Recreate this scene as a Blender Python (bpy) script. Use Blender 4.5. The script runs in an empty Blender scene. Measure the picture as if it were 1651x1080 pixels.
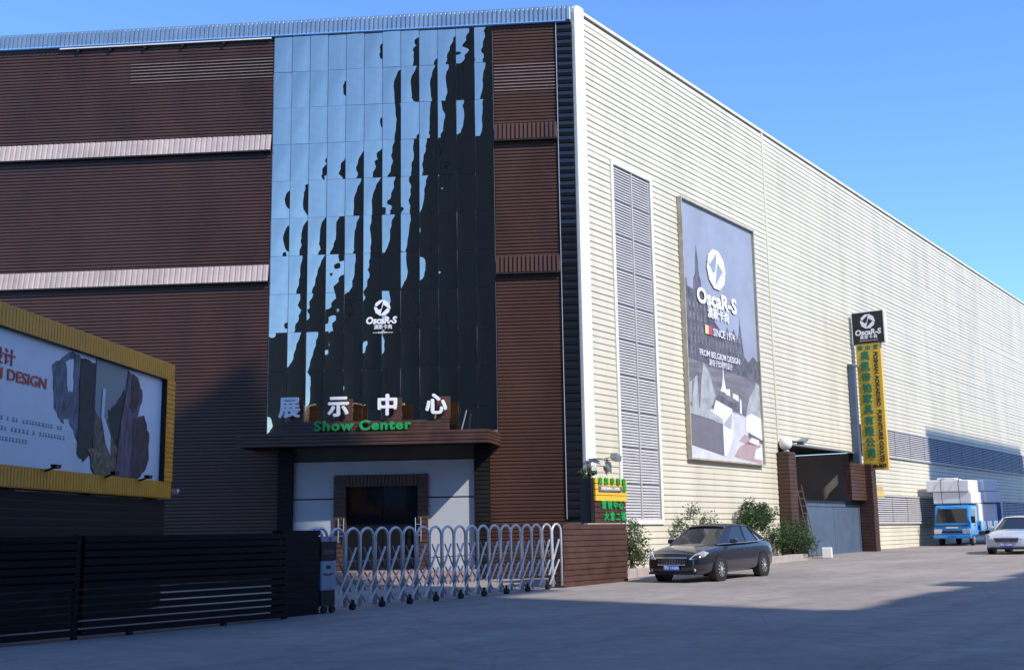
import bpy, bmesh, math, random
from mathutils import Vector, Matrix
random.seed(7)
scene = bpy.context.scene
R = math.radians
# ------------------------------------------------------------------ camera
PITCH, ROLL = R(9.746), R(-0.9105)
cp, sp = math.cos(PITCH), math.sin(PITCH)
fw = Vector((0, cp, sp)); u0 = Vector((0, -sp, cp)); r0 = Vector((1, 0, 0))
cr = r0*math.cos(ROLL) + u0*math.sin(ROLL); cu = -r0*math.sin(ROLL) + u0*math.cos(ROLL)
cam = bpy.data.cameras.new('camera'); camo = bpy.data.objects.new('camera', cam)
scene.collection.objects.link(camo); scene.camera = camo
m = Matrix((cr, cu, -fw)).transposed().to_4x4(); m.translation = Vector((0, 0, 1.5)); camo.matrix_world = m
cam.sensor_width = 36; cam.lens = 36*1859/1651; cam.clip_end = 3000; cam.clip_start = .1
# ------------------------------------------------------------------ light
A_S = R(35.61); A_F = R(-85.22)
uS = Vector((math.sin(A_S), math.cos(A_S), 0)); nS = Vector((math.cos(A_S), -math.sin(A_S), 0))
SUN_ROT, SUN_EL = R(-9), R(40)
sd = nS*math.cos(SUN_ROT) + uS*math.sin(SUN_ROT)          # horizontal direction towards the sun
tosun = Vector((sd.x*math.cos(SUN_EL), sd.y*math.cos(SUN_EL), math.sin(SUN_EL)))
w = bpy.data.worlds.new('World'); scene.world = w; w.use_nodes = True
nt = w.node_tree; bg = nt.nodes['Background']; sky = nt.nodes.new('ShaderNodeTexSky')
sky.sky_type = 'NISHITA'; sky.sun_disc = False; sky.sun_elevation = SUN_EL
sky.sun_rotation = math.atan2(sd.x, sd.y); sky.air_density = 1.0; sky.dust_density = 0.12; sky.ozone_density = 4.0
tint = nt.nodes.new('ShaderNodeMix'); tint.data_type = 'RGBA'; tint.blend_type = 'MULTIPLY'; tint.inputs[0].default_value = 1
tint.inputs[7].default_value = (.86, 1.12, 1.5, 1)      # clear deep blue winter sky, the same all round
nt.links.new(sky.outputs[0], tint.inputs[6]); nt.links.new(tint.outputs[2], bg.inputs[0]); bg.inputs[1].default_value = .15
sl = bpy.data.lights.new('sun', 'SUN'); sl.energy = 3.8; sl.angle = R(.8); sl.color = (1, .945, .85)
so = bpy.data.objects.new('sun', sl); scene.collection.objects.link(so)
so.rotation_euler = tosun.to_track_quat('Z', 'Y').to_euler()
scene.view_settings.view_transform = 'Standard'; scene.view_settings.look = 'None'
scene.view_settings.exposure = 0.4; scene.view_settings.gamma = 1
scene.cycles.use_denoising = True; scene.cycles.max_bounces = 8
# ------------------------------------------------------------------ helpers
COL = scene.collection
ROT_S = math.pi/2 - A_S                       # local x runs along the side wall, -y points outward
ROT_F = A_F + math.pi/2 + math.pi*0           # local x runs left to right along the front wall
ROT_F = math.atan2(-math.cos(A_F), -math.sin(A_F))
ORI = Vector((2.1332, 35.1804, 0))            # corner of the building
S0, N0 = ORI.dot(uS), ORI.dot(nS)

def gz(s):
    s = min(s, 75.0)
    return .02*math.log1p(math.exp((s-13)/2.0))
def sn(s, n, z=None):
    p = uS*s + nS*n
    p.z = gz(s) if z is None else z
    return p

class G:
    def __init__(self): self.v = []; self.f = []; self.mi = []; self.cur = 0
    def face(self, pts):
        i = len(self.v); self.v += [tuple(p) for p in pts]; self.f.append(tuple(range(i, i+len(pts)))); self.mi.append(self.cur); return self
    def box(self, x0, x1, y0, y1, z0, z1):
        i = len(self.v)
        self.v += [(x0,y0,z0),(x1,y0,z0),(x1,y1,z0),(x0,y1,z0),(x0,y0,z1),(x1,y0,z1),(x1,y1,z1),(x0,y1,z1)]
        for q in ((0,3,2,1),(4,5,6,7),(0,1,5,4),(1,2,6,5),(2,3,7,6),(3,0,4,7)):
            self.f.append(tuple(i+k for k in q)); self.mi.append(self.cur)
        return self
    def prism(self, poly, y0, y1, axis='y'):
        """poly: list of (a,b) counter clockwise seen from the outward (-y) side, extruded from y0 (outer) to y1"""
        n = len(poly); i = len(self.v)
        if axis == 'y': mk = lambda p, t: (p[0], t, p[1])
        elif axis == 'x': mk = lambda p, t: (t, p[0], p[1])
        else: mk = lambda p, t: (p[0], p[1], t)
        self.v += [mk(p, y0) for p in poly] + [mk(p, y1) for p in poly]
        self.f.append(tuple(range(i, i+n))); self.f.append(tuple(range(i+2*n-1, i+n-1, -1))); self.mi += [self.cur]*2
        for k in range(n):
            a, b = i+k, i+(k+1) % n
            self.f.append((b, a, a+n, b+n)); self.mi.append(self.cur)
        return self
    def tube(self, pts, r, seg=8, cap=True):
        pts = [Vector(p) for p in pts]; i0 = len(self.v); n = len(pts)
        rr = r if isinstance(r, (list, tuple)) else [r]*n
        prev = None
        for k, p in enumerate(pts):
            d = (pts[min(k+1, n-1)] - pts[max(k-1, 0)]).normalized()
            if prev is None:
                a = d.orthogonal().normalized()
            else:
                a = (prev - d*prev.dot(d)).normalized()
            prev = a; b = d.cross(a)
            for j in range(seg):
                t = 2*math.pi*j/seg
                self.v.append(tuple(p + (a*math.cos(t) + b*math.sin(t))*rr[k]))
        for k in range(n-1):
            for j in range(seg):
                a = i0+k*seg+j; b = i0+k*seg+(j+1) % seg
                self.f.append((a, b, b+seg, a+seg)); self.mi.append(self.cur)
        if cap:
            self.f.append(tuple(i0+j for j in range(seg-1, -1, -1))); self.f.append(tuple(i0+(n-1)*seg+j for j in range(seg))); self.mi += [self.cur]*2
        return self
    def bar(self, a, b, wd, hd=None):
        return self.tube([a, b], wd/2*1.2, 4)
    def mesh(self, name, mat, smooth=False):
        me = bpy.data.meshes.new(name); me.from_pydata(self.v, [], self.f)
        for mm in (mat if isinstance(mat, (list, tuple)) else [mat]): me.materials.append(mm)
        if isinstance(mat, (list, tuple)): me.polygons.foreach_set('material_index', self.mi)
        if smooth: me.polygons.foreach_set('use_smooth', [True]*len(me.polygons))
        me.update(); return me
    def build(self, name, mat, parent=None, loc=(0,0,0), rz=0, smooth=False, fix=False):
        me = self.mesh(name, mat, smooth)
        if fix:
            bm = bmesh.new(); bm.from_mesh(me); bmesh.ops.recalc_face_normals(bm, faces=bm.faces); bm.to_mesh(me); bm.free()
        return link(name, me, parent, loc, rz)

def link(name, me, parent=None, loc=(0,0,0), rz=0):
    o = bpy.data.objects.new(name, me); COL.objects.link(o); o.location = loc; o.rotation_euler = (0, 0, rz)
    if parent is not None: o.parent = parent
    return o
def tag(o, label=None, cat=None, group=None, kind=None):
    if label: o['label'] = label
    if cat: o['category'] = cat
    if group: o['group'] = group
    if kind: o['kind'] = kind
    return o
def thing(name, label, cat, loc=(0,0,0), rz=0, group=None):
    o = bpy.data.objects.new(name, None); COL.objects.link(o); o.location = loc; o.rotation_euler = (0, 0, rz)
    o.empty_display_size = .3
    return tag(o, label, cat, group)

def bevel(o, wd, seg=2):
    md = o.modifiers.new('bevel', 'BEVEL'); md.width = wd; md.segments = seg; md.limit_method = 'ANGLE'; md.angle_limit = R(40)
    return o

def mat(name, col, rough=.6, metal=0.0, var=.12, scale=3.0, bump=0.0, bscale=40.0, spec=.5, coat=0.0, world=False, stretch=None, dust_highlight=None):
    mt = bpy.data.materials.new(name); mt.use_nodes = True; t = mt.node_tree; L = t.links
    b = t.nodes['Principled BSDF']; b.inputs['Roughness'].default_value = rough; b.inputs['Metallic'].default_value = metal
    b.inputs['Specular IOR Level'].default_value = spec
    if coat: b.inputs['Coat Weight'].default_value = coat; b.inputs['Coat Roughness'].default_value = .08
    tc = t.nodes.new('ShaderNodeTexCoord'); mp = t.nodes.new('ShaderNodeMapping'); geo_ = t.nodes.new('ShaderNodeNewGeometry')
    L.new(geo_.outputs['Position'] if world else tc.outputs['Object'], mp.inputs[0])
    if stretch: mp.inputs['Scale'].default_value = stretch
    if var > 0:
        nz = t.nodes.new('ShaderNodeTexNoise'); nz.inputs['Scale'].default_value = scale; nz.inputs['Detail'].default_value = 6
        nz.inputs['Roughness'].default_value = .62
        L.new(mp.outputs[0], nz.inputs['Vector'])
        rp = t.nodes.new('ShaderNodeValToRGB'); e = rp.color_ramp.elements
        e[0].position = .28; e[1].position = .74
        e[0].color = tuple(max(0, c*(1-var)) for c in col) + (1,); e[1].color = tuple(min(1, c*(1+var)) for c in col) + (1,)
        L.new(nz.outputs[0], rp.inputs[0]); L.new(rp.outputs[0], b.inputs['Base Color'])
        mr = t.nodes.new('ShaderNodeMapRange'); mr.inputs[3].default_value = max(.01, rough-.08); mr.inputs[4].default_value = min(1, rough+.1)
        L.new(nz.outputs[0], mr.inputs[0]); L.new(mr.outputs[0], b.inputs['Roughness'])
    else:
        b.inputs['Base Color'].default_value = tuple(col) + (1,)
    if dust_highlight:  # paler colour on upward faces, standing in for light on the edges
        src = b.inputs['Base Color'].links[0].from_socket if b.inputs['Base Color'].links else None
        sx_ = t.nodes.new('ShaderNodeSeparateXYZ'); L.new(geo_.outputs['Normal'], sx_.inputs[0])
        gt = t.nodes.new('ShaderNodeMath'); gt.operation = 'GREATER_THAN'; gt.inputs[1].default_value = .7; L.new(sx_.outputs['Z'], gt.inputs[0])
        mxd = t.nodes.new('ShaderNodeMix'); mxd.data_type = 'RGBA'; L.new(gt.outputs[0], mxd.inputs[0]); L.new(src, mxd.inputs[6]); mxd.inputs[7].default_value = tuple(dust_highlight)+(1,)
        L.new(mxd.outputs[2], b.inputs['Base Color'])
    if bump:
        n2 = t.nodes.new('ShaderNodeTexNoise'); n2.inputs['Scale'].default_value = bscale; n2.inputs['Detail'].default_value = 4
        L.new(mp.outputs[0], n2.inputs['Vector'])
        bp = t.nodes.new('ShaderNodeBump'); bp.inputs['Strength'].default_value = bump; bp.inputs['Distance'].default_value = .02
        L.new(n2.outputs[0], bp.inputs['Height']); L.new(bp.outputs[0], b.inputs['Normal'])
    return mt

M = {}
M['brown'] = mat('brown_cladding', (.076, .034, .022), .42, 0, .30, .55, .05, 25, world=True, stretch=(1, 1, .45))
M['brown_dark'] = mat('dark_brown_cladding', (.008, .006, .0065), .55, 0, .25, .8, stretch=(.35, 1, 1))
M['brown_slat'] = mat('brown_slat', (.076, .035, .025), .5, 0, .35, 2.2, .06, 30, world=True)
M['fence_slat'] = mat('fence_slat', (.010, .008, .008), .65, 0, .5, 1.6, world=True, spec=.25, dust_highlight=(.07, .065, .065))  # slat tops coloured paler, as edges catching the light
M['lit_band'] = mat('painted_light_band', (.47, .385, .36), .5, 0, .22, 1.2, world=True)  # brown bands given a pale colour that paints in the bright light on them
M['vent_glint'] = mat('painted_glint_slat', (.27, .21, .195), .5, 0, .25, 1.5, world=True)  # pale colour stands for glints on the louvre ridges
M['parapet'] = mat('parapet_metal', (.33, .43, .50), .32, .65, .14, 1.2)
M['siding'] = mat('cream_siding', (.63, .587, .465), .5, 0, .13, .8, .03, 9, world=True, stretch=(1, 1, .22))
M['white'] = mat('white_trim', (.80, .79, .75), .45, 0, .05, 1.5)
M['wallwhite'] = mat('white_wall_panel', (.42, .44, .48), .4, 0, .06, 1.0)
M['black_gloss'] = mat('black_gloss_panel', (.012, .014, .018), .12, 0, .2, 3, spec=.7)
M['black'] = mat('black_paint', (.012, .012, .014), .5, 0, .2, 4)
M['grey'] = mat('grey_metal', (.30, .31, .33), .4, .5, .12, 4)
M['louver'] = mat('louver_metal', (.50, .48, .475), .5, .05, .12, 2)
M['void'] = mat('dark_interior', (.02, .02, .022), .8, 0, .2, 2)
M['core'] = mat('wall_core', (.10, .09, .085), .9, 0, .15, 1)
M['steel'] = mat('stainless_steel', (.70, .71, .73), .3, .45, .12, 9)
M['chrome'] = mat('chrome', (.75, .75, .77), .12, 1, 0)
M['yellow'] = mat('yellow_panel', (.92, .36, .010), .45, 0, .14, 2.0)
M['yellow2'] = mat('bright_yellow_panel', (.78, .50, .05), .45, 0, .10, 3.0)
M['green'] = mat('green_letter', (.012, .33, .09), .4, 0, .12, 6)
M['green2'] = mat('dark_green_letter', (.01, .20, .11), .45, 0, .15, 8)
M['letter'] = mat('white_letter', (.86, .86, .88), .35, 0, .03, 6)
M['red'] = mat('red_letter', (.72, .09, .05), .5, 0, .08, 6)
M['inkgrey'] = mat('grey_ink', (.22, .26, .36), .6, 0, .2, 9)
M['rubber'] = mat('rubber', (.018, .018, .019), .75, 0, .25, 14)
M['stone'] = mat('step_granite', (.32, .21, .175), .6, 0, .18, 5, .05, 50)
M['kerb'] = mat('kerb_concrete', (.40, .34, .32), .8, 0, .2, 4, .15, 30)
M['gateblue'] = mat('blue_grey_steel', (.085, .125, .19), .5, .1, .16, 1.4)
M['soil'] = mat('soil', (.06, .045, .03), .95, 0, .3, 6, .3, 20)
M['bark'] = mat('bark', (.09, .06, .04), .9, 0, .25, 12, .2, 40)
M['concrete'] = mat('grey_concrete', (.22, .22, .23), .85, 0, .15, .3)
M['lightgrey'] = mat('pale_render', (.48, .47, .45), .85, 0, .1, 1)
M['tile'] = mat('rust_metal', (.17, .10, .08), .7, .2, .35, 6)

def mirror_mat():
    mt = bpy.data.materials.new('mirror_glass'); mt.use_nodes = True; t = mt.node_tree; b = t.nodes['Principled BSDF']; L = t.links
    b.inputs['Metallic'].default_value = 1; b.inputs['Roughness'].default_value = .015
    tc = t.nodes.new('ShaderNodeTexCoord'); mp = t.nodes.new('ShaderNodeMapping'); mp.inputs['Scale'].default_value = (3, 1, .4)
    nz = t.nodes.new('ShaderNodeTexNoise'); nz.inputs['Scale'].default_value = 1.2; nz.inputs['Detail'].default_value = 5
    rp = t.nodes.new('ShaderNodeValToRGB'); e = rp.color_ramp.elements
    e[0].position = .3; e[1].position = .75; e[0].color = (.60, .52, .41, 1); e[1].color = (.72, .61, .47, 1)
    L.new(tc.outputs['Object'], mp.inputs[0]); L.new(mp.outputs[0], nz.inputs['Vector']); L.new(nz.outputs[0], rp.inputs[0]); L.new(rp.outputs[0], b.inputs['Base Color'])
    return mt
M['mirror'] = mirror_mat()

def leaf_mat(name, c0, c1):
    mt = bpy.data.materials.new(name); mt.use_nodes = True; t = mt.node_tree; b = t.nodes['Principled BSDF']; L = t.links
    b.inputs['Roughness'].default_value = .5
    g = t.nodes.new('ShaderNodeNewGeometry'); rp = t.nodes.new('ShaderNodeValToRGB'); e = rp.color_ramp.elements
    e[0].color = c0 + (1,); e[1].color = c1 + (1,)
    L.new(g.outputs['Random Per Island'], rp.inputs[0]); L.new(rp.outputs[0], b.inputs['Base Color'])
    tr = t.nodes.new('ShaderNodeBsdfTranslucent'); L.new(rp.outputs[0], tr.inputs[0])
    mx = t.nodes.new('ShaderNodeMixShader'); mx.inputs[0].default_value = .25
    L.new(b.outputs[0], mx.inputs[1]); L.new(tr.outputs[0], mx.inputs[2]); L.new(mx.outputs[0], t.nodes['Material Output'].inputs[0])
    return mt
M['leaf'] = leaf_mat('leaf', (.035, .065, .022), (.12, .17, .06))
M['leaf_dark'] = leaf_mat('dark_leaf', (.016, .045, .014), (.06, .12, .03))

def ground_mat():
    mt = bpy.data.materials.new('concrete_road'); mt.use_nodes = True; t = mt.node_tree; L = t.links; b = t.nodes['Principled BSDF']
    tc = t.nodes.new('ShaderNodeTexCoord')
    def noise(s, d, r=.6):
        n = t.nodes.new('ShaderNodeTexNoise'); n.inputs['Scale'].default_value = s; n.inputs['Detail'].default_value = d; n.inputs['Roughness'].default_value = r
        L.new(tc.outputs['Object'], n.inputs['Vector']); return n
    a, c, f_ = noise(.22, 5), noise(2.2, 7, .7), noise(45, 3)
    r1 = t.nodes.new('ShaderNodeValToRGB'); e = r1.color_ramp.elements; e[0].position = .3; e[1].position = .72
    e[0].color = (.29, .247, .215, 1); e[1].color = (.43, .372, .325, 1); L.new(a.outputs[0], r1.inputs[0])
    r2 = t.nodes.new('ShaderNodeValToRGB'); e = r2.color_ramp.elements; e[0].position = .3; e[1].position = .7
    e[0].color = (.74, .74, .75, 1); e[1].color = (1.1, 1.09, 1.08, 1); L.new(c.outputs[0], r2.inputs[0])
    mx = t.nodes.new('ShaderNodeMix'); mx.data_type = 'RGBA'; mx.blend_type = 'MULTIPLY'; mx.inputs[0].default_value = 1
    L.new(r1.outputs[0], mx.inputs[6]); L.new(r2.outputs[0], mx.inputs[7])
    # hairline cracks
    vo = t.nodes.new('ShaderNodeTexVoronoi'); vo.feature = 'DISTANCE_TO_EDGE'; vo.inputs['Scale'].default_value = .23
    wv = t.nodes.new('ShaderNodeMix'); wv.data_type = 'VECTOR'; wv.inputs[0].default_value = .12
    L.new(tc.outputs['Object'], wv.inputs[4]); L.new(c.outputs['Color'], wv.inputs[5]); L.new(wv.outputs[1], vo.inputs['Vector'])
    r3 = t.nodes.new('ShaderNodeValToRGB'); e = r3.color_ramp.elements; e[0].position = 0; e[1].position = .006
    e[0].color = (.80, .80, .80, 1); e[1].color = (1, 1, 1, 1); L.new(vo.outputs['Distance'], r3.inputs[0])
    m2 = t.nodes.new('ShaderNodeMix'); m2.data_type = 'RGBA'; m2.blend_type = 'MULTIPLY'; m2.inputs[0].default_value = 1
    L.new(mx.outputs[2], m2.inputs[6]); L.new(r3.outputs[0], m2.inputs[7])
    # slab joints and tyre-worn streaks that follow the road
    mpj = t.nodes.new('ShaderNodeMapping'); mpj.inputs['Rotation'].default_value = (0, 0, -(math.pi/2-A_S)); L.new(tc.outputs['Object'], mpj.inputs[0])
    bk = t.nodes.new('ShaderNodeTexBrick'); bk.offset = 0; bk.inputs['Scale'].default_value = 1; bk.inputs['Brick Width'].default_value = 5.2; bk.inputs['Row Height'].default_value = 4.3; bk.inputs['Mortar Size'].default_value = .012
    bk.inputs['Color1'].default_value = (1, 1, 1, 1); bk.inputs['Color2'].default_value = (.95, .95, .95, 1); bk.inputs['Mortar'].default_value = (.74, .74, .74, 1); L.new(mpj.outputs[0], bk.inputs['Vector'])
    ms = t.nodes.new('ShaderNodeMapping'); ms.inputs['Scale'].default_value = (.06, 1.1, 1); L.new(mpj.outputs[0], ms.inputs[0])
    ns = t.nodes.new('ShaderNodeTexNoise'); ns.inputs['Scale'].default_value = 1.0; ns.inputs['Detail'].default_value = 5; L.new(ms.outputs[0], ns.inputs['Vector'])
    r4 = t.nodes.new('ShaderNodeValToRGB'); e = r4.color_ramp.elements; e[0].position = .32; e[1].position = .6; e[0].color = (.84, .84, .85, 1); e[1].color = (1, 1, 1, 1); L.new(ns.outputs[0], r4.inputs[0])
    m3 = t.nodes.new('ShaderNodeMix'); m3.data_type = 'RGBA'; m3.blend_type = 'MULTIPLY'; m3.inputs[0].default_value = 1
    L.new(m2.outputs[2], m3.inputs[6]); L.new(bk.outputs['Color'], m3.inputs[7])
    m4 = t.nodes.new('ShaderNodeMix'); m4.data_type = 'RGBA'; m4.blend_type = 'MULTIPLY'; m4.inputs[0].default_value = 1
    L.new(m3.outputs[2], m4.inputs[6]); L.new(r4.outputs[0], m4.inputs[7]); L.new(m4.outputs[2], b.inputs['Base Color'])
    b.inputs['Roughness'].default_value = .85
    bp = t.nodes.new('ShaderNodeBump'); bp.inputs['Strength'].default_value = .35; bp.inputs['Distance'].default_value = .02
    L.new(f_.outputs[0], bp.inputs['Height']); L.new(bp.outputs[0], b.inputs['Normal'])
    return mt
M['ground'] = ground_mat()

def glyph(body, size, extrude, bold, shear, spacing):
    c = bpy.data.curves.new('t', 'FONT'); c.body = body; c.size = size; c.extrude = extrude; c.align_x = 'LEFT'; c.align_y = 'CENTER'
    c.shear = shear; c.space_character = spacing; c.resolution_u = 3
    if bold and ord(body[0]) < 256: c.offset = bold
    o = bpy.data.objects.new('t', c)
    me = bpy.data.meshes.new_from_object(o)
    bpy.data.objects.remove(o); bpy.data.curves.remove(c)
    return me
def xmax(me): return max([v.co.x for v in me.vertices] or [0])
def xmin(me): return min([v.co.x for v in me.vertices] or [0])
def text(body, size, material, parent, loc, rz=0, extrude=.01, bold=0.0, name='letter', align='CENTER', shear=0, sx=1.0, roll=0, spacing=1.0, width=None, fine=False):
    """flat lettering: every character is a part of its own (fine print stays one part)"""
    items = []
    if fine: items.append((glyph(body, size, extrude, bold, shear, spacing), 0.0, body))
    else:
        for i_, ch in enumerate(body):
            if ch == ' ': continue
            full = glyph(body[:i_+1], size, extrude, 0, shear, spacing); one = glyph(ch, size, extrude, 0, shear, spacing)
            dx = xmax(full)-xmax(one)
            items.append((glyph(ch, size, extrude, bold, shear, spacing), dx, ch))
            bpy.data.meshes.remove(full); bpy.data.meshes.remove(one)
    lo_ = min(xmin(m_)+d_ for m_, d_, c_ in items); hi_ = max(xmax(m_)+d_ for m_, d_, c_ in items)
    if width: sx = width/(hi_-lo_)
    shift = {'CENTER': (lo_+hi_)/2, 'LEFT': lo_, 'RIGHT': hi_}[align]
    ca, sa = math.cos(roll), math.sin(roll); rot = Matrix.Rotation(rz, 3, 'Z'); out = None
    for me, dx, ch in items:
        cjk = ord(ch[0]) > 256
        if cjk and bold:                                     # heavier strokes: the glyph laid over itself, each layer a hair deeper
            bm_ = bmesh.new()
            for k in range(7):
                m2 = me.copy(); a_ = 2*math.pi*k/6; r_ = 0 if k == 6 else bold
                m2.transform(Matrix.Translation((r_*math.cos(a_), r_*math.sin(a_), .0007*k))); bm_.from_mesh(m2); bpy.data.meshes.remove(m2)
            bm_.to_mesh(me); bm_.free()
        xc = ((xmin(me)+xmax(me))/2)
        for v in me.vertices:
            x, y, z = v.co; x = (x-xc)*sx
            x, y = x*ca - y*sa, x*sa + y*ca
            v.co = (x, -z, y)
        px = (xc+dx-shift)*sx
        me.materials.clear(); me.materials.append(material); me.update(); me.name = name
        o = link(name, me, parent, Vector(loc)+rot @ Vector((px*ca, 0, px*sa)), rz)
        if fine: o['kind'] = 'stuff'
        out = o
    return out

def disc(g, cx, cz, r, y0, y1, seg=24, sz=1.0):
    g.prism([(cx+r*math.cos(2*math.pi*k/seg), cz+sz*r*math.sin(2*math.pi*k/seg)) for k in range(seg)], y0, y1)

def emblem(parent, loc, r, rz, hole_mat, d=.012, sx=1.0):
    g = G(); disc(g, 0, 0, 1, -d, 0, 10)
    g.v = [(v[0]*r*sx, v[1], v[2]*r) for v in g.v]
    o = g.build('emblem', M['letter'], parent, loc, rz)
    h = G()
    for poly in ([(-.72,.13),(-.38,-.24),(-.1,-.1),(.12,.86)], [(.16,.38),(-.02,-.12),(-.19,-.84),(.68,0)], [(-.95,.26),(-.72,.06),(-.66,.12),(-.92,.32)], [(.64,.04),(.7,-.03),(.92,-.26),(.9,-.18)]):
        h.prism([(p[0]*r*sx, p[1]*r) for p in poly], -d-.004, -d+.004)
    h.build('emblem_cutout', hole_mat, o, (0, 0, 0), 0, fix=True)
    return o

def slats_h(x0, x1, z0, z1, pitch, d=.03, gap=.022, y=0.0):
    """horizontally ribbed sheet: one continuous profile, ribs proud of the grooves"""
    n = max(1, round((z1-z0)/pitch)); p = (z1-z0)/n; g = G(); prof = []
    for k in range(n):
        z = z0+k*p
        prof += [(y, z), (y-d*.7, z+gap*.4), (y-d, z+gap), (y-d, z+p-gap), (y, z+p-gap*.5)]
    prof.append((y, z1))
    for a, b in zip(prof, prof[1:]):
        g.face([(x0, a[0], a[1]), (x1, a[0], a[1]), (x1, b[0], b[1]), (x0, b[0], b[1])])
    return g
def ribs_v(x0, x1, z0, z1, pitch, d=.04, yb=0.0, yt=0.0):
    """vertically ribbed sheet, may lean outward: yb / yt are the outward offsets of bottom and top"""
    n = max(1, round((x1-x0)/pitch)); p = (x1-x0)/n; g = G(); prof = []
    for k in range(n):
        x = x0+k*p; j = random.uniform(-.12, .12)*d
        prof += [(x, 0), (x+p*.12, -d+j), (x+p*.68, -d+j), (x+p*.8, 0)]
    prof.append((x1, 0))
    for a, b in zip(prof, prof[1:]):
        g.face([(a[0], a[1]-yb, z0), (b[0], b[1]-yb, z0), (b[0], b[1]-yt, z1), (a[0], a[1]-yt, z1)])
    return g

# ------------------------------------------------------------------ ground
g = G(); NSS = 60
ss = [-260+k*10 for k in range(26)] + [0+k*2.5 for k in range(32)] + [80+k*20 for k in range(16)]
nn = [-300, -120, -60, -30, -18, -8, 0, 30, 120, 300]
for i, s in enumerate(ss):
    for n in nn: g.v.append(tuple(sn(s, n)))
for i in range(len(ss)-1):
    for j in range(len(nn)-1):
        a = i*len(nn)+j; g.f.append((a, a+1, a+1+len(nn), a+len(nn))); g.mi.append(0)
tag(g.build('ground', M['ground'], fix=True), kind='structure')

# ------------------------------------------------------------------ factory building
B = thing('factory_building', 'large factory hall with dark brown ribbed front, mirror glass centre and cream sided long wall', 'building', ORI, 0)
ZT = 18.3
def fpart(g_, name, mt, parent=None, **k): return g_.build(name, mt, parent or B, (0,0,0), ROT_F, **k)
def spart(g_, name, mt, parent=None, **k): return g_.build(name, mt, parent or B, (0,0,0), ROT_S, **k)
# structural core
g = G(); g.box(-34, -9.0, .06, .35, 0, 17.8); g.box(-9.0, -3.3, .06, .35, 3.78, 17.8); g.box(-3.3, -.02, .06, .35, 0, 17.8)
fpart(g, 'front_wall_core', M['core'])
g = G(); g.box(.1, 14.85, .07, .35, 0, 18.2); g.box(14.85, 24.1, .07, .35, 5.02, 18.2); g.box(24.1, 95, .07, .35, 0, 18.2)
SW = spart(g, 'side_wall', M['core'])
p = [Vector((0,0,0)), Vector((math.sin(A_F), math.cos(A_F), 0))*34, Vector((math.sin(A_F), math.cos(A_F), 0))*34+uS*95, uS*95]
ins = [q*.995+Vector((-.05,.4,0)) for q in p]
g = G(); g.face([(q.x, q.y, 17.7) for q in ins]); g.face([(q.x, q.y, 17.6) for q in reversed(ins)])
g.build('roof', M['grey'], B, fix=False)
# ---- side wall boards
def board_mesh(L, p, seed):
    """lapped board; its lower lip wanders by a few millimetres along the length, like thin sheet on rails"""
    rb = random.Random(seed); g_ = G(); prof = [(0, 0.0), (-.040, .006), (-.042, .03), (-.016, p-.005), (0, p-.005)]
    n_ = max(1, int(L/4.5)); k_ = len(prof)
    for i_ in range(n_+1):
        dz, dy = (0, 0) if i_ in (0, n_) else (rb.uniform(-.011, .011), rb.uniform(-.007, .007))
        for m_, (y_, z_) in enumerate(prof):
            w_ = 1 if m_ in (1, 2) else (.3 if m_ == 3 else 0)
            g_.v.append((L*i_/n_, y_+dy*w_, z_+dz*w_))
    for i_ in range(n_):
        for m_ in range(k_):
            a = i_*k_+m_; b = i_*k_+(m_+1) % k_; g_.f.append((a, b, b+k_, a+k_)); g_.mi.append(0)
    g_.f.append(tuple(range(k_-1, -1, -1))); g_.f.append(tuple(n_*k_+m_ for m_ in range(k_))); g_.mi += [0, 0]
    me_ = g_.mesh('siding_board', M['siding'])
    bm_ = bmesh.new(); bm_.from_mesh(me_); bmesh.ops.recalc_face_normals(bm_, faces=bm_.faces); bm_.to_mesh(me_); bm_.free()
    return me_
bm_cache = {}
def board(u0, u1, z, p):
    L = round(u1-u0, 2)
    if L < .05: return
    key = (L, random.randrange(6 if L > 5 else 1))
    if key not in bm_cache: bm_cache[key] = board_mesh(L, p, key[1]+int(L*10))
    o = link('siding_board', bm_cache[key], SW, (u0, .0, z), 0)
    o.location.y = random.uniform(-.004, .004)
    return o
PB = .2035; zb = .05; rows = int((18.2-zb)/PB)
for k in range(rows):
    z = zb+k*PB; zc = z+PB/2
    if 1.80 < zc < 13.62: board(.52, 2.06, z, PB); a = 4.74
    else: a = .52
    board(a, 14.85, z, PB)
    board(14.88 if zc > 5.0 else 24.1, 94, z, PB)
# trim
g = G(); pts = [(-.03, .0), (.54, .0), (.54, 18.42), (.30, 18.44), (.10, 18.40), (0, 18.30), (-.03, 18.12)]
g.prism(pts, -.085, .06); spart(g, 'corner_trim', M['white'], fix=True)
g = G(); g.box(.545, 94, -.075, .36, 18.24, 18.34); spart(g, 'roof_edge_trim', M['white'])
g = G(); g.box(14.78, 14.93, -.058, .05, 5.0, 18.2); spart(g, 'joint_cover', M['siding'])
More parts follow.
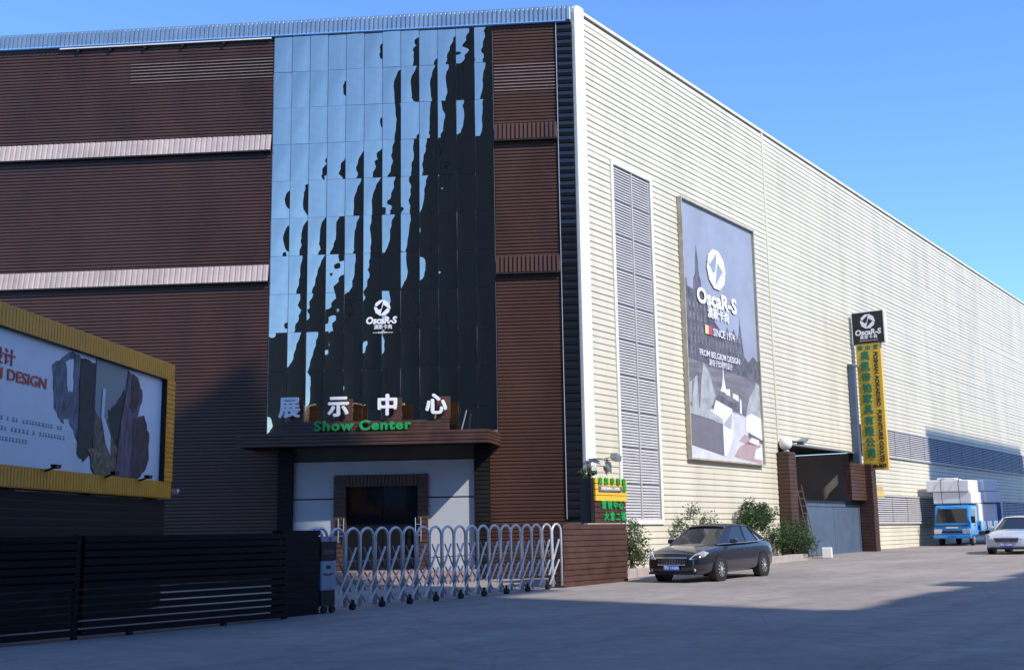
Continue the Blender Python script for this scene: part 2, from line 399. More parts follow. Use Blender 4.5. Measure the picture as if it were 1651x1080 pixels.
# ---- tall louver
LV = G(); LV.box(2.06, 4.74, .02, .06, 1.80, 13.62)
LV = spart(LV, 'tall_louver', M['void'])
g = G(); g.box(2.0, 2.15, -.09, .02, 1.72, 13.7); g.box(4.65, 4.8, -.09, .02, 1.72, 13.7); g.box(2.15, 4.65, -.09, .02, 13.56, 13.7); g.box(2.15, 4.65, -.09, .02, 1.72, 1.86)
g.build('frame', M['white'], LV)
g = G(); g.box(3.36, 3.43, -.055, .02, 1.86, 13.56); g.build('mullion', M['louver'], LV)
lg = G(); HP = 11.7/10
npz = 12
for k in range(npz):
    z = k*(HP-.05)/npz
    lg.face([(0, -.045, z), (1.19, -.045, z), (1.19, -.012, z+.066), (0, -.012, z+.066)])
    lg.face([(0, -.045, z-.012), (1.19, -.045, z-.012), (1.19, -.045, z), (0, -.045, z)])
lme = lg.mesh('louver_panel', M['louver'])
for i in range(2):
    for k in range(10):
        o = link('louver_panel', lme, LV, (2.16+i*1.28, 0, 1.88+k*HP)); o['kind'] = 'stuff'
tme = G().box(2.15, 4.65, -.02, .02, -.035, -.005).mesh('transom', M['grey'])
for k in range(1, 10): link('transom', tme, LV, (0, 0, 1.86+k*HP))
# ---- long ventilation louvers further down the wall
def long_louver(u0, u1, z0, z1, npan):
    L = spart(G().box(u0, u1, -.075, -.06, z0, z1), 'long_louver', M['void'])
    W = (u1-u0)/npan
    q = G(); nz_ = int((z1-z0)/.1)
    for k in range(nz_):
        z = .01+k*(z1-z0-.02)/nz_
        q.face([(0, -.05, z), (W-.06, -.05, z), (W-.06, -.012, z+.062), (0, -.012, z+.062)])
    me = q.mesh('louver_panel', M['louver'])
    for k in range(npan):
        o = link('louver_panel', me, L, (u0+.03+k*W, -.076, z0)); o['kind'] = 'stuff'
    f = G(); f.box(u0-.06, u1+.06, -.14, -.06, z1, z1+.06); f.box(u0-.06, u1+.06, -.14, -.06, z0-.06, z0)
    f.build('frame', M['louver'], L)
long_louver(24.75, 60.0, 5.02, 6.34, 14)
long_louver(26.3, 60.0, 1.72, 3.0, 14)
# ---- front: parapet, cladding, bands
g = ribs_v(-34, -.05, 17.83, 18.3, .15, .05, .14, .10)
tag(fpart(g, 'parapet', M['parapet']), kind='stuff')
g = G(); g.box(-34, -.05, -.10, .3, 18.3, 18.34); g.box(-34, -.05, -.10, .06, 17.79, 17.825); fpart(g, 'parapet_cap', M['parapet'])
def clad(x0, x1, z0, z1, mt='brown'):
    tag(fpart(slats_h(x0, x1, z0, z1, .108, .03), 'ribbed_cladding', M[mt]), kind='stuff')
for (x0, x1) in ((-34, -9.9), (-2.6, -.57)):
    clad(x0, x1, 14.45, 17.79); clad(x0, x1, 10.05, 13.86)
clad(-2.88, -2.6, .1, 4.2); clad(-34, -9.9, 4.6, 9.5); clad(-2.6, -.57, 0.1, 9.5); clad(-34, -9.5, .1, 4.6)
for z in (13.88, 9.53):
    tag(fpart(ribs_v(-34, -9.9, z, z+.54, .18, .03, .16, .06), 'fascia_band', M['lit_band']), kind='stuff')
    tag(fpart(ribs_v(-2.6, -.57, z, z+.54, .135, .06, .14, .06), 'fascia_band', M['brown']), kind='stuff')
    fpart(G().box(-34, -9.9, -.20, 0, z-.05, z-.005), 'band_gutter', M['black'])
    fpart(G().box(-2.6, -.57, -.19, 0, z-.05, z-.005), 'band_gutter', M['black'])
# louvre strips near the top; the pale slats paint in glints on the ridges
for x0, x1, za, zb_ in ((-14.75, -9.92, 16.42, 17.2), (-2.58, -.6, 15.55, 16.55)):
    q = G(); nsl = int((zb_-za)/.108)
    for k in range(nsl): q.box(x0, x1, -.052, -.034, za+k*.108, za+k*.108+.022)
    tag(fpart(q, 'vent_louver', M['vent_glint']), kind='stuff')
# light strip below the parapet
q = fpart(G().box(-17.2, -9.95, -.15, -.10, 17.715, 17.755), 'light_strip', M['white'])
for x in (-16.6, -15.5, -14.3, -13.0, -11.6): fpart(G().box(x, x+.07, -.15, -.03, 17.60, 17.70), 'light_bracket', M['black'])
# ---- dark glossy corner column
cm = G(); cm.prism([(0, 0), (-.045, .012), (-.06, .12), (-.04, .235), (0, .245)], 0, .50, axis='x'); cme = cm.mesh('column_panel', M['black_gloss'])
CC = fpart(G().box(-.56, -.04, -.02, .06, 1.9, 17.78), 'corner_column', M['black'])
for k in range(63):
    o = link('column_panel', cme, CC, (-.55, -.021, 1.95+k*.25)); o.rotation_euler = (R(random.uniform(-1.5, 1.5)), 0, R(random.uniform(-.8, .8)))
g = G(); g.box(-.565, -.545, -.10, -.02, 1.9, 17.78); fpart(g, 'column_edge', M['steel'])
# ---- mirror glass curtain wall
GW = fpart(G().box(-9.88, -2.62, -.03, .05, 4.3, 17.80), 'glass_wall', M['grey'])
NC, NR = 12, 11; PW = 7.24/NC; ztop = 17.79; PH = (17.79-4.62)/10.6
rg = random.Random(21)
def slow(seed):
    r1 = random.Random(seed); ph = [r1.uniform(0, 6.28) for _ in range(3)]; fr = [r1.uniform(.35, .6), r1.uniform(.8, 1.3), r1.uniform(1.8, 2.6)]
    return lambda z: (math.sin(fr[0]*z+ph[0]) + .6*math.sin(fr[1]*z+ph[1]) + .3*math.sin(fr[2]*z+ph[2]))/1.9
cols = [(slow(c*7+1), slow(c*7+2), slow(c*7+3), rg.uniform(.006, .0105)) for c in range(NC)]
def pane_mesh(w_, h_, c, zbase):
    """a slightly bent sheet: each column of panes bows as one strip, each pane is pillowed a little by its clips"""
    fa, fb, fc, amp = cols[c]; q = G(); nx, nz_ = 9, 14
    pil = rg.uniform(-.35, 1)*.012; p1, p2 = rg.uniform(0, 6), rg.uniform(0, 6); kx = rg.uniform(-.004, .004)
    for j in range(nz_+1):
        for i in range(nx+1):
            a, b = i/nx, j/nz_; x, z = a*w_, b*h_; Z = zbase+z
            bow = amp*(.55+.45*fa(Z))*math.sin(math.pi*a**(1.0+.35*fb(Z)))
            y = -bow - pil*math.sin(math.pi*a)*math.sin(math.pi*b) + kx*(a-.5)*(b-.5) + .003*fc(Z)*(a-.5)
            y += .0006*math.sin(11*b+p1)*math.sin(7*a+p2) + .0004*math.sin(23*b+p2+4*a)
            q.v.append((x, y, z))
    for j in range(nz_):
        for i in range(nx):
            a = j*(nx+1)+i; q.f.append((a, a+1, a+nx+2, a+nx+1)); q.mi.append(0)
    return q.mesh('glass_pane', M['mirror'], smooth=True)
last_h = ztop-10*PH-4.64
for r_ in range(NR):
    for c in range(NC):
        z = ztop-(r_+1)*PH if r_ < 10 else 4.64
        me = pane_mesh(PW-.016, (PH if r_ < 10 else last_h)-.007, c, z)
        o = link('glass_pane', me, GW, (-9.86+c*PW+.008, -.05, z+.008))
        o.rotation_euler = (R(max(-.75, min(.75, rg.gauss(0, .5)))), 0, R(max(-.7, min(.7, rg.gauss(0, .35)))))
# emblem and lettering on the glass
emblem(B, tuple(Matrix.Rotation(ROT_F, 3, 'Z') @ Vector((-6.22, -.075, 8.55))), .26, ROT_F, M['black_gloss'])
RF = Matrix.Rotation(ROT_F, 3, 'Z'); RS = Matrix.Rotation(ROT_S, 3, 'Z')
def F3(x, y, z): return tuple(RF @ Vector((x, y, z)))
def S3(x, y, z): return tuple(RS @ Vector((x, y, z)))
text('OscaR-S', .30, M['letter'], B, F3(-6.24, -.09, 8.14), ROT_F, .006, .012, 'glass_letter', shear=.15, width=.98)
text('澳斯卡尚', .155, M['letter'], B, F3(-6.2, -.09, 7.93), ROT_F, .006, .003, 'glass_letter', width=.56)
g = G(); g.box(-6.52, -6.30, -.085, -.075, 7.755, 7.768); g.box(-6.14, -5.88, -.085, -.075, 7.755, 7.768); fpart(g, 'glass_lettering', M['letter'])
text('SINCE 1974', .055, M['letter'], B, F3(-6.22, -.09, 7.76), ROT_F, .004, .002, 'glass_lettering', fine=True)
# ---- canopy
CD = 1.6
CN = fpart(G().prism([(-10.2, 0), (-10.2, -CD), (-2.80, -CD), (-2.60, 0)], 4.20, 4.38, axis='z'), 'canopy', M['black'], fix=True)
for k in range(4):
    z = 4.14+k*.1; q = G(); e_ = .06+.012*(k % 2)+.006*k
    q.prism([(-10.2-e_, 0), (-10.2-e_, -CD-e_), (-2.78+e_*.7, -CD-e_), (-2.58+e_*.7, 0), (-2.60, 0), (-2.805, -CD-.01), (-10.2, -CD-.01), (-10.2, 0)], z, z+.083, axis='z')
    q.build('fascia_board', M['brown_slat'], CN, fix=True)
q = G(); q.prism([(-10.2, -.06), (-10.2, -CD), (-2.8, -CD), (-2.64, -.06)], 4.46, 4.49, axis='z'); q.build('canopy_top', M['brown_slat'], CN, fix=True)
# sign board and letters above the canopy
SBD = fpart(G().box(-9.12, -3.98, -1.12, -1.06, 4.5, 4.90), 'sign_board', M['brown_dark'])
for k in range(4): G().box(-9.14, -3.96, -1.14, -1.12, 4.50+k*.1, 4.50+k*.1+.085).build('sign_board_slat', M['brown_slat'], SBD)
for ch, x in zip('展示中心', (-8.82, -7.32, -5.82, -4.34)):
    text(ch, .66, M['letter'], B, F3(x, -1.24, 5.30), ROT_F, .04, .024, 'sign_letter')
    fpart(G().box(x-.02, x+.40, -1.10, -1.03, 4.91, 5.58), 'letter_backing', M['brown_slat'])
text('Show Center', .40, M['green'], B, F3(-6.57, -1.24, 4.74), ROT_F, .04, .014, 'sign_letter', spacing=1.15, width=2.96)
q = G(); q.tube([(-3.65, -.9, 4.5), (-3.52, -.55, 5.2)], .02, 6); fpart(q, 'strut', M['grey'])
# ---- entrance
g = G(); g.box(-9.0, -7.7, .0, .06, .45, 2.60); g.box(-9.0, -7.7, .0, .06, 2.645, 3.76)
g.box(-4.8, -3.36, .0, .06, .45, 2.60); g.box(-4.8, -3.36, .0, .06, 2.645, 3.76); g.box(-7.7, -4.8, .0, .06, 3.34, 3.76)
fpart(g, 'entrance_panel', M['wallwhite'])
for x0, x1 in ((-9.0, -7.7), (-4.8, -3.36)): fpart(G().box(x0+.001, x1-.001, .035, .055, 2.59, 2.655), 'panel_joint', M['black'])
for x0, x1 in ((-9.46, -9.0), (-3.36, -2.86)):
    P_ = fpart(G().box(x0+.01, x1-.01, -.10, .06, .1, 4.2), 'pilaster', M['brown_dark'])
    for k in range(30):
        q = G(); q.box(x0, x1, -.15, -.10, .12+k*.136, .12+k*.136+.11)
        if k == 0: pme = q.mesh('slat', M['brown_slat'] if False else M['fence_slat'])
        o = link('slat', pme, P_, (0, 0, k*.136))
DF = fpart(G().box(-7.70, -7.34, -.06, .3, .45, 3.34).box(-5.1, -4.8, -.06, .3, .45, 3.34).box(-7.34, -5.1, -.06, .3, 2.98, 3.34), 'door_frame', M['brown_slat'])
for x0, x1 in ((-7.72, -7.34), (-5.1, -4.78)):
    q = G(); q.box(x0, x1, -.085, -.06, 0, .11); sme = q.mesh('slat', M['brown_slat'])
    for k in range(21): link('slat', sme, DF, (0, 0, .47+k*.136))
q = G(); q.box(0, .085, -.085, -.06, 2.99, 3.33); sme = q.mesh('slat', M['brown_slat'])
for k in range(20): link('slat', sme, DF, (-7.32+k*.111, 0, 0))
fpart(G().box(-8.9, -3.4, 3.9, 4.0, .45, 3.7).box(-8.9, -8.8, .35, 3.9, .45, 3.7).box(-3.5, -3.4, .35, 3.9, .45, 3.7).box(-8.9, -3.4, .35, 3.9, 3.7, 3.78), 'lobby', M['void'])
gl = bpy.data.materials.new('door_glass'); gl.use_nodes = True; bb = gl.node_tree.nodes['Principled BSDF']
bb.inputs['Base Color'].default_value = (.012, .013, .016, 1); bb.inputs['Roughness'].default_value = .05; bb.inputs['Specular IOR Level'].default_value = .4
M['glassdark'] = gl
for x0, x1 in ((-7.33, -6.23), (-6.21, -5.11)):
    D = fpart(G().box(x0, x1, .12, .135, .47, 2.97), 'glass_door', M['glassdark'])
for xh in (-7.53, -5.15):
    q = G()
    for dx in (0, .17): q.tube([(xh+dx, -.16, 1.30), (xh+dx, -.16, 2.02)], .018, 8)
    for zz in (1.5, 1.82): q.tube([(xh, -.16, zz), (xh+.17, -.16, zz)], .014, 8)
    q.tube([(xh+.085, -.16, 1.5), (xh+.085, .12, 1.5)], .014, 8)
    fpart(q, 'door_handle', M['chrome'])
for k, (d0, z1) in enumerate(((1.7, .15+.1), (1.35, .30+.06), (1.0, .46))):
    bevel(fpart(G().box(-9.0-k*.0, -3.2, -d0, -.16 if k == 2 else -d0+.36, -.1, z1), 'step', M['stone']), .015)
# ---- passage behind the steel gate
g = G(); g.box(14.9, 15.05, .35, 9, 0, 5.0); g.box(24.2, 24.35, .35, 9, 0, 5.0); g.box(14.9, 24.3, 9, 9.2, 0, 5.0)
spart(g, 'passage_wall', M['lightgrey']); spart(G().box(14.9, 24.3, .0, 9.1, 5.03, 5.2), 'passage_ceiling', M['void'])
spart(G().box(14.9, 24.1, -.12, .05, 4.94, 5.02), 'lintel', M['grey'])

# ------------------------------------------------------------------ things on the side wall
def sthing(name, label, cat, u, n_off=0.0, z=0.0, group=None):
    p_ = ORI + uS*u + nS*n_off; p_.z = z
    return thing(name, label, cat, p_, ROT_S, group)
M['printsky'] = mat('print_sky', (.31, .34, .43), .55, 0, .16, .5)
M['printdark'] = mat('print_building', (.12, .115, .14), .55, 0, .7, 3.2, stretch=(1.5, 1, .7))
M['printmid'] = mat('print_street', (.19, .18, .20), .55, 0, .45, 1.6, stretch=(.5, 1, 3))
M['printlight'] = mat('print_floor', (.58, .58, .62), .55, 0, .14, 1.6)
M['printsofa'] = mat('print_sofa_grey', (.17, .16, .19), .55, 0, .12, 2)
M['printcush'] = mat('print_cushion', (.38, .40, .42), .55, 0, .35, 2.2)
M['printpink'] = mat('print_rug', (.42, .31, .32), .55, 0, .12, 2)
M['printwhite'] = mat('print_white', (.74, .75, .82), .55, 0, .05, 2)
BN = sthing('wall_banner', 'tall printed advertising banner with white emblem and sofa on the cream wall', 'banner', 6.76, .1, 4.02)
BW, BH = 6.25, 9.42
G().box(0, BW, -.02, .02, 0, BH).build('printed_sheet', M['printsky'], BN)
g = G(); fr = .055
g.box(-fr, 0, -.13, .05, -fr, BH+fr); g.box(BW, BW+fr, -.13, .05, -fr, BH+fr); g.box(0, BW, -.13, .05, BH, BH+fr); g.box(0, BW, -.13, .05, -fr, 0)
g.build('frame', mat('banner_frame', (.46, .42, .34), .5, .1, .3, 4), BN)
def pr(polys, mt, lay, name='print'):
    q = G()
    for pl in polys: q.prism([(x*BW, z*BH) for x, z in pl], -.02-.004*lay, -.019-.004*(lay-1))
    return q.build(name, M[mt], BN, fix=True)
# old town silhouette
pr([[(0,.36),(1,.34),(1,.43),(.93,.45),(.86,.42),(.80,.44),(.77,.53),(.755,.60),(.735,.53),(.71,.50),(.66,.545),(.61,.50),(.57,.545),(.53,.50),(.40,.55),(.33,.60),(.27,.65),(.24,.66),(.235,.70),(.215,.72),(.205,.79),(.19,.84),(.175,.79),(.165,.72),(.14,.70),(.135,.655),(.06,.66),(.05,.69),(.035,.69),(.03,.66),(0,.66)]], 'printdark', 1)
rows_w = []
rw = random.Random(5)
for j in range(5):
    for i in range(15):
        x = .07+i*.047; z = .40+j*.045
        if z+.03 < .54 or x < .3: rows_w.append([(x, z), (x+.02, z), (x+.02, z+.028), (x, z+.028)])
tag(pr(rows_w, 'printmid', 2), kind='stuff')
pr([[(0,.20),(1,.20),(1,.345),(0,.38)]], 'printmid', 2)
pr([[(0,0),(1,0),(1,.17),(.55,.20),(0,.19)]], 'printlight', 3)
pr([[(.36,.235),(.80,.19),(.80,.215),(.40,.262)], [(.0,.05),(.45,.02),(.47,.03),(.0,.07)]], 'printdark', 4)
pr([[(.43,.275),(.50,.27),(.505,.29),(.485,.33),(.478,.40),(.470,.33),(.45,.29)], [(.50,.265),(.56,.26),(.56,.29),(.50,.285)], [(.60,.255),(.68,.245),(.68,.27),(.60,.275)], [(.69,.20),(.72,.195),(.72,.25),(.70,.26)]], 'printwhite', 5)
pr([[(.0,.205),(.05,.21),(.1,.30),(.0,.28)], [(.05,.17),(.14,.17),(.13,.32),(.06,.29)], [(.14,.16),(.24,.16),(.36,.25),(.30,.33),(.22,.375),(.18,.30)]], 'printcush', 5)
pr([[(.30,.155),(.56,.125),(.58,.21),(.36,.235),(.32,.19)], [(.44,.02),(.48,.02),(.58,.10),(.58,.20),(.44,.14)]], 'printwhite', 6)
pr([[(.02,.05),(.44,.02),(.44,.145),(.02,.165)]], 'printsofa', 7)
pr([[(.02,.167),(.44,.147),(.44,.165),(.30,.185),(.02,.19)]], 'printcush', 8)
pr([[(.76,.14),(1,.105),(1,.33),(.95,.34),(.9,.30),(.84,.27),(.78,.20)]], 'printcush', 5)
pr([[(.76,.13),(1,.10),(1,.19),(.86,.205),(.78,.19)]], 'printwhite', 6)
pr([[(.80,.105),(1,.085),(1,.10),(.80,.125)]], 'printdark', 7)
pr([[(.58,.02),(.98,-.0),(.99,.06),(.80,.09),(.66,.06)], [(.66,.085),(.8,.075),(.97,.07),(.97,.10),(.74,.115)]], 'printpink', 5)
pr([[(.86,.02),(.99,.015),(.99,.07),(.90,.06)], [(.80,.085),(.95,.075),(.95,.098),(.84,.105)]], 'printwhite', 8)
emblem(BN, (2.75, -.062, 7.22), .80, 0, M['printsky'], .006)
text('OscaR-S', .80, M['letter'], BN, (2.72, -.066, 5.98), 0, .003, .03, 'letter', width=3.4)
text('澳斯卡尚', .46, M['letter'], BN, (2.74, -.066, 5.44), 0, .003, .012, 'letter', width=1.8)
q = G(); q.box(1.59, 1.87, -.062, -.05, 4.62, 4.95); q.build('flag_stripe', mat('print_yellow', (.72, .62, .35), .5, 0, 0), BN)
q = G(); q.box(1.87, 2.14, -.062, -.05, 4.62, 4.95); q.build('flag_stripe', mat('print_red', (.6, .06, .08), .5, 0, 0), BN)
text('SINCE 1974', .40, M['printwhite'], BN, (3.18, -.066, 4.74), 0, .003, .004, 'letter', width=1.85)
text('FROM BELGIUM DESIGN', .32, M['printwhite'], BN, (2.75, -.066, 3.86), 0, .003, .003, 'letter', width=3.4)
text('源自于比利时设计', .27, M['printwhite'], BN, (2.78, -.066, 3.56), 0, .003, .003, 'letter', width=2.0)

# ---- projecting blade sign
BS = sthing('projecting_sign', 'tall narrow yellow slatted sign with black top box projecting from the cream wall', 'sign', 24.4, 0, 4.17)
# local frame of the sign face: x' = outward from wall (-y local), face towards -x local
def bs(g_, name, mt, parent=None, **k): return g_.build(name, mt, parent or BS, (0,0,0), -math.pi/2, **k)   # local x -> outward
g = G(); g.box(.3, 1.45, -.10, .10, 0, 6.0); YP = bs(g, 'panel', M['yellow2'])
sl_ = G(); sl_.box(.29, 1.46, -.125, -.10, .0, .128); slm = sl_.mesh('slat', M['yellow2'])
for k in range(41): link('slat', slm, YP, (0, 0, .01+k*.146))
g = G(); g.box(.20, 1.70, -.16, .16, 6.0, 7.5); TB = bs(g, 'light_box', M['black'])
g = G(); g.box(.17, .20, -.17, .17, 5.98, 7.52); g.box(1.70, 1.76, -.17, .17, 5.98, 7.52); g.box(.2, 1.7, -.17, .17, 7.5, 7.53); g.build('box_edge', M['white'], TB)
def bsl(body, size, mt, x, z, **k):
    return text(body, size, mt, BS, Matrix.Rotation(-math.pi/2, 3, 'Z') @ Vector((x, -.135, z)), -math.pi/2, .012, **k)
for i, ch in enumerate('佛山市'): bsl(ch, .24, M['green2'], .48+i*.38, 5.78, bold=.012)
for i, ch in enumerate('奥凯帝铂家具有限公司'): bsl(ch, .46, M['green2'], .70, 5.38-i*.515, bold=.018)
bsl('FOSHAN AOKAIDIBO  FURNITURE CO.LTD', .27, M['black'], 1.20, 2.95, bold=.008, roll=-math.pi/2, width=5.2)
bsl('400 880-8877', .22, M['black'], .88, .16, bold=.008, width=1.0)
e = emblem(BS, tuple(Matrix.Rotation(-math.pi/2, 3, 'Z') @ Vector((.95, -.16, 7.05))), .36, -math.pi/2, M['black'])
for body, sz, z, b_ in (('OscaR-S', .36, 6.52, .014), ('澳斯卡尚', .19, 6.28, .006)):
    o = text(body, sz, M['letter'], BS, tuple(Matrix.Rotation(-math.pi/2, 3, 'Z') @ Vector((.95, -.17, z))), -math.pi/2, .008, b_, 'letter', shear=.1 if b_ > .01 else 0, spacing=1.0 if b_ > .01 else 1.3)
q = G(); q.box(.5, 1.4, -.172, -.16, 6.115, 6.13); bs(q, 'underline', M['letter'])
# shadow strip beside the sign, built as a blue-grey post with brackets
SP = sthing('sign_shadow', 'blue-grey upright strip on the cream wall standing in for the shadow of the yellow projecting sign', 'post', 23.75, 0, 4.4)
G().box(-.16, .13, -.36, -.06, 0, 4.75).build('post', M['gateblue'], SP)  # post shape in shade colour, in place of a cast shadow
g = G(); g.box(-.2, .62, -.40, -.30, 4.64, 4.75); g.build('bracket', M['grey'], SP)
g = G(); g.box(.2, .62, -.38, -.30, 1.0, 1.1); g.build('bracket', M['grey'], SP)

# ---- gate pillars, steel gate, ladders
def slat_box(name, parent, x0, x1, y0, y1, z0, z1, pitch, mt, core):
    c_ = G().box(x0+.02, x1-.02, y0+.02, y1, z0, z1-.02).build(name, M[core], parent)
    n_ = round((z1-z0)/pitch); q = G(); ph = pitch*.86
    q.box(x0, x1, y0, y1-.01, 0, ph); me = q.mesh('slat', M[mt])
    for k in range(n_):
        o = link('slat', me, c_, (random.uniform(-.004, .004), random.uniform(-.004, .004), z0+k*(z1-z0)/n_))
    return c_
PLL = sthing('gate_pillar', 'brown slatted pillar left of the blue-grey steel gate, behind the shrubs', 'pillar', 14.6, 0, 0, 'pillars of the steel gate')
slat_box('column', PLL, 0, .75, -.55, -.06, .2, 4.6, .15, 'brown_slat', 'brown_dark')
PLR = sthing('gate_pillar', 'brown slatted pillar right of the steel gate, below the yellow projecting sign', 'pillar', 23.5, 0, 0, 'pillars of the steel gate')
slat_box('column', PLR, .45, 1.05, -.75, -.06, .2, 4.45, .15, 'brown_slat', 'brown_dark')
slat_box('head_panel', PLR, -1.5, .45, -.45, -.2, 2.75, 4.45, .15, 'brown_slat', 'brown_dark')
SG = sthing('steel_gate', 'closed blue-grey sheet steel gate between two brown slatted pillars', 'gate', 17.4, .02, .36)
G().box(0, 3.2, -.04, .0, 0.02, 2.2).build('leaf', M['gateblue'], SG); G().box(3.23, 6.5, -.04, .0, 0.02, 2.2).build('leaf', M['gateblue'], SG)
g = G(); g.box(0, 6.5, -.07, -.041, 0.02, .12); g.box(0, 6.5, -.07, -.041, 2.08, 2.2); g.box(0, .09, -.065, -.041, .12, 2.08); g.box(6.41, 6.5, -.065, -.041, .12, 2.08)
g.build('gate_frame', M['gateblue'], SG)
for k in range(33): G().tube([(.08+k*.198, -.02, 2.2), (.08+k*.198, -.02, 2.34)], [.02, .008], 5).build('spike', M['gateblue'], SG) if k == 0 else link('spike', SG.children[-1].data if False else bpy.data.meshes['spike'], SG, (k*.198, 0, 0))
def ladder(label, u, off, z, hgt, wd, lean, mt):
    t_ = sthing('ladder', label, 'ladder', u, off, z)
    for x in (0, wd): G().tube([(x, 0, 0), (x, lean, hgt)], .02, 6).build('rail', M[mt], t_)
    n_ = int(hgt/.3)
    for k in range(1, n_): q = G(); q.tube([(0, lean*k/n_, hgt*k/n_), (wd, lean*k/n_, hgt*k/n_)], .013, 6); q.build('rung', M[mt], t_)
ladder('rusty steel ladder leaning beside the left edge of the steel gate', 16.2, .7, gz(S0+16), 3.0, .55, .55, 'tile')
ladder('dark steel ladder standing against the wall right of the right gate pillar', 24.75, .35, gz(S0+25), 2.35, .5, .12, 'black')
o = G().box(-.22, .22, -.2, .2, 0, .42).build('white_block', M['white'], None, ORI+uS*15.7+nS*1.5+Vector((0, 0, gz(S0+15.7))), ROT_S+.3)
bevel(o, .03); tag(o, 'small white painted block on the ground at the foot of the rusty ladder', 'block')
# globe and dish on the left pillar
gb = sthing('globe_lamp', 'white globe lamp on top of the left gate pillar', 'lamp', 14.98, .3, 4.6)
bm = bmesh.new(); bmesh.ops.create_uvsphere(bm, u_segments=18, v_segments=12, radius=.27, matrix=Matrix.Translation((0, 0, .33))); me = bpy.data.meshes.new('globe'); bm.to_mesh(me); bm.free()
me.materials.append(M['white']); me.polygons.foreach_set('use_smooth', [True]*len(me.polygons)); link('globe', me, gb)
G().tube([(0,0,0),(0,0,.09)], [.16,.1], 12).build('base', M['grey'], gb)
ds = sthing('flood_lamp', 'grey floodlight on a bracket beside the globe lamp', 'lamp', 15.9, .06, 5.1)
q = G(); q.prism([(-.3,-.06),(.3,.12),(.33,.02),(-.2,-.2)], -.75, -.45); q.build('lamp_head', M['grey'], ds, fix=True)
G().tube([(0,0,-.05),(0,-.55,-.08)], .03, 6).build('arm', M['black'], ds)
sg = sthing('notice_sign', 'small faded yellow notice sign on the cream wall right of the gate pillar', 'sign', 26.9, .06, 2.95)
G().box(-.55, .6, -.06, 0, 0, .62).build('board', M['yellow2'], sg); G().box(-.45, .5, -.064, -.06, .30, .52).build('print', M['printcush'], sg)
# security camera and lamp near the corner
sc_ = sthing('security_camera', 'white bullet security camera on the white corner trim', 'camera', .12, .09, 3.55)
q = G(); q.tube([(.0, -.42, .0), (-.1, -.08, .12)], .055, 10); q.build('body', M['white'], sc_); G().box(-.18, .1, -.5, -.05, .12, .135).build('sun_shield', M['grey'], sc_)
G().tube([(-.05, 0, .02), (-.05, -.2, .06)], .02, 6).build('bracket', M['grey'], sc_)
wl = sthing('wall_lamp', 'grey wall floodlight on the siding above the yellow sign', 'lamp', 1.25, .06, 3.75)
q = G(); q.prism([(-.1, 0), (.22, -.1), (.25, .06), (-.05, .16)], -.38, -.16); q.build('lamp_head', M['grey'], wl, fix=True)
G().tube([(-.12, 0, .0), (-.12, -.16, .02), (.02, -.22, .02)], .018, 6).build('bracket', M['grey'], wl)
q = G(); q.prism([(-.2, -.25), (0, -.42), (.04, -.3), (-.12, -.18)], -.10, -.0); q.build('junction_box', M['grey'], wl, fix=True)

# ------------------------------------------------------------------ gate end wall with yellow sign
def snthing(name, label, cat, s, n, group=None, z=None): return thing(name, label, cat, sn(s, n, z), ROT_S, group)
EW = snthing('slatted_end_wall', 'brown slatted boundary wall at the building corner with a yellow sign on its raised pier', 'wall', 25.0, -16.4)
zb_ = EW.location.z; top = 1.73-zb_
G().box(.02, 3.2, .02, .45, -.1, top-.02).build('wall_core', M['brown_dark'], EW)
nsl = 11; ph = (top)/nsl; q = G(); q.box(0, 3.22, -.0, .47, 0, ph*.87); me = q.mesh('slat', M['brown_slat'])
for k in range(nsl): link('slat', me, EW, (random.uniform(-.004, .004), random.uniform(-.006, .006), k*ph))
G().box(1.40, 3.18, .03, .34, top, 2.93-zb_).build('pier_core', M['brown_dark'], EW)
q = G(); q.box(1.55, 3.2, -.01, .03, 0, ph*.87); me = q.mesh('slat', M['brown_slat'])
for k in range(4): link('slat', me, EW, (0, random.uniform(-.004, .004), top+k*ph))
q = G(); q.box(1.38, 1.53, -.005, .03, 0, 2.93-zb_-top); q.build('pier_panel', M['fence_slat'], EW, (0, 0, top))
z0y = top+4*ph+.01; hy = (2.95-zb_-z0y)/4
q = G(); q.box(1.55, 3.22, -.05, .03, 0, hy*.9); me = q.mesh('yellow_slat', M['yellow2'])
for k in range(4): link('yellow_slat', me, EW, (0, 0, z0y+k*hy))
for i, ch in enumerate('奥凯帝铂家'): text(ch, .19, M['green'], EW, (1.77+i*.315, -.075, z0y+hy*3.3), 0, .015, .008, 'sign_letter')
text('居', .18, M['green'], EW, (3.04, -.075, z0y+hy*2.15), 0, .015, .008, 'sign_letter')
G().box(1.70, 2.88, -.085, -.05, z0y+hy*1.62, z0y+hy*2.5).build('sign_plate', M['printdark'], EW)
text('DESIGNING LIVING', .115, M['letter'], EW, (2.28, -.09, z0y+hy*2.08), 0, .004, .003, 'sign_lettering', fine=True)
for i, ch in enumerate('营销中心'): text(ch, .23, M['green'], EW, (1.98+i*.30, -.03, top+ph*3.2), 0, .018, .012, 'sign_letter')
for i, ch in enumerate('大堂二楼'): text(ch, .23, M['green'], EW, (2.1+i*.30, -.03, top+ph*1.1), 0, .018, .012, 'sign_letter')

# ------------------------------------------------------------------ retractable gate
GT = snthing('retractable_gate', 'stainless steel folding gate of arched tubes across the yard entrance', 'gate', 16.25, -16.42)
GL = 8.6
GT.rotation_euler.y = -.0095
HG = 1.60
def arch_pts(w_, h_, x=0):
    pts_ = [(x, -w_/2, .06), (x, -w_/2, h_-w_/2)]
    for k in range(1, 10):
        a = math.pi*k/10; pts_.append((x, -w_/2*math.cos(a), h_-w_/2+w_/2*math.sin(a)))
    pts_ += [(x, w_/2, h_-w_/2), (x, w_/2, .06)]
    return pts_
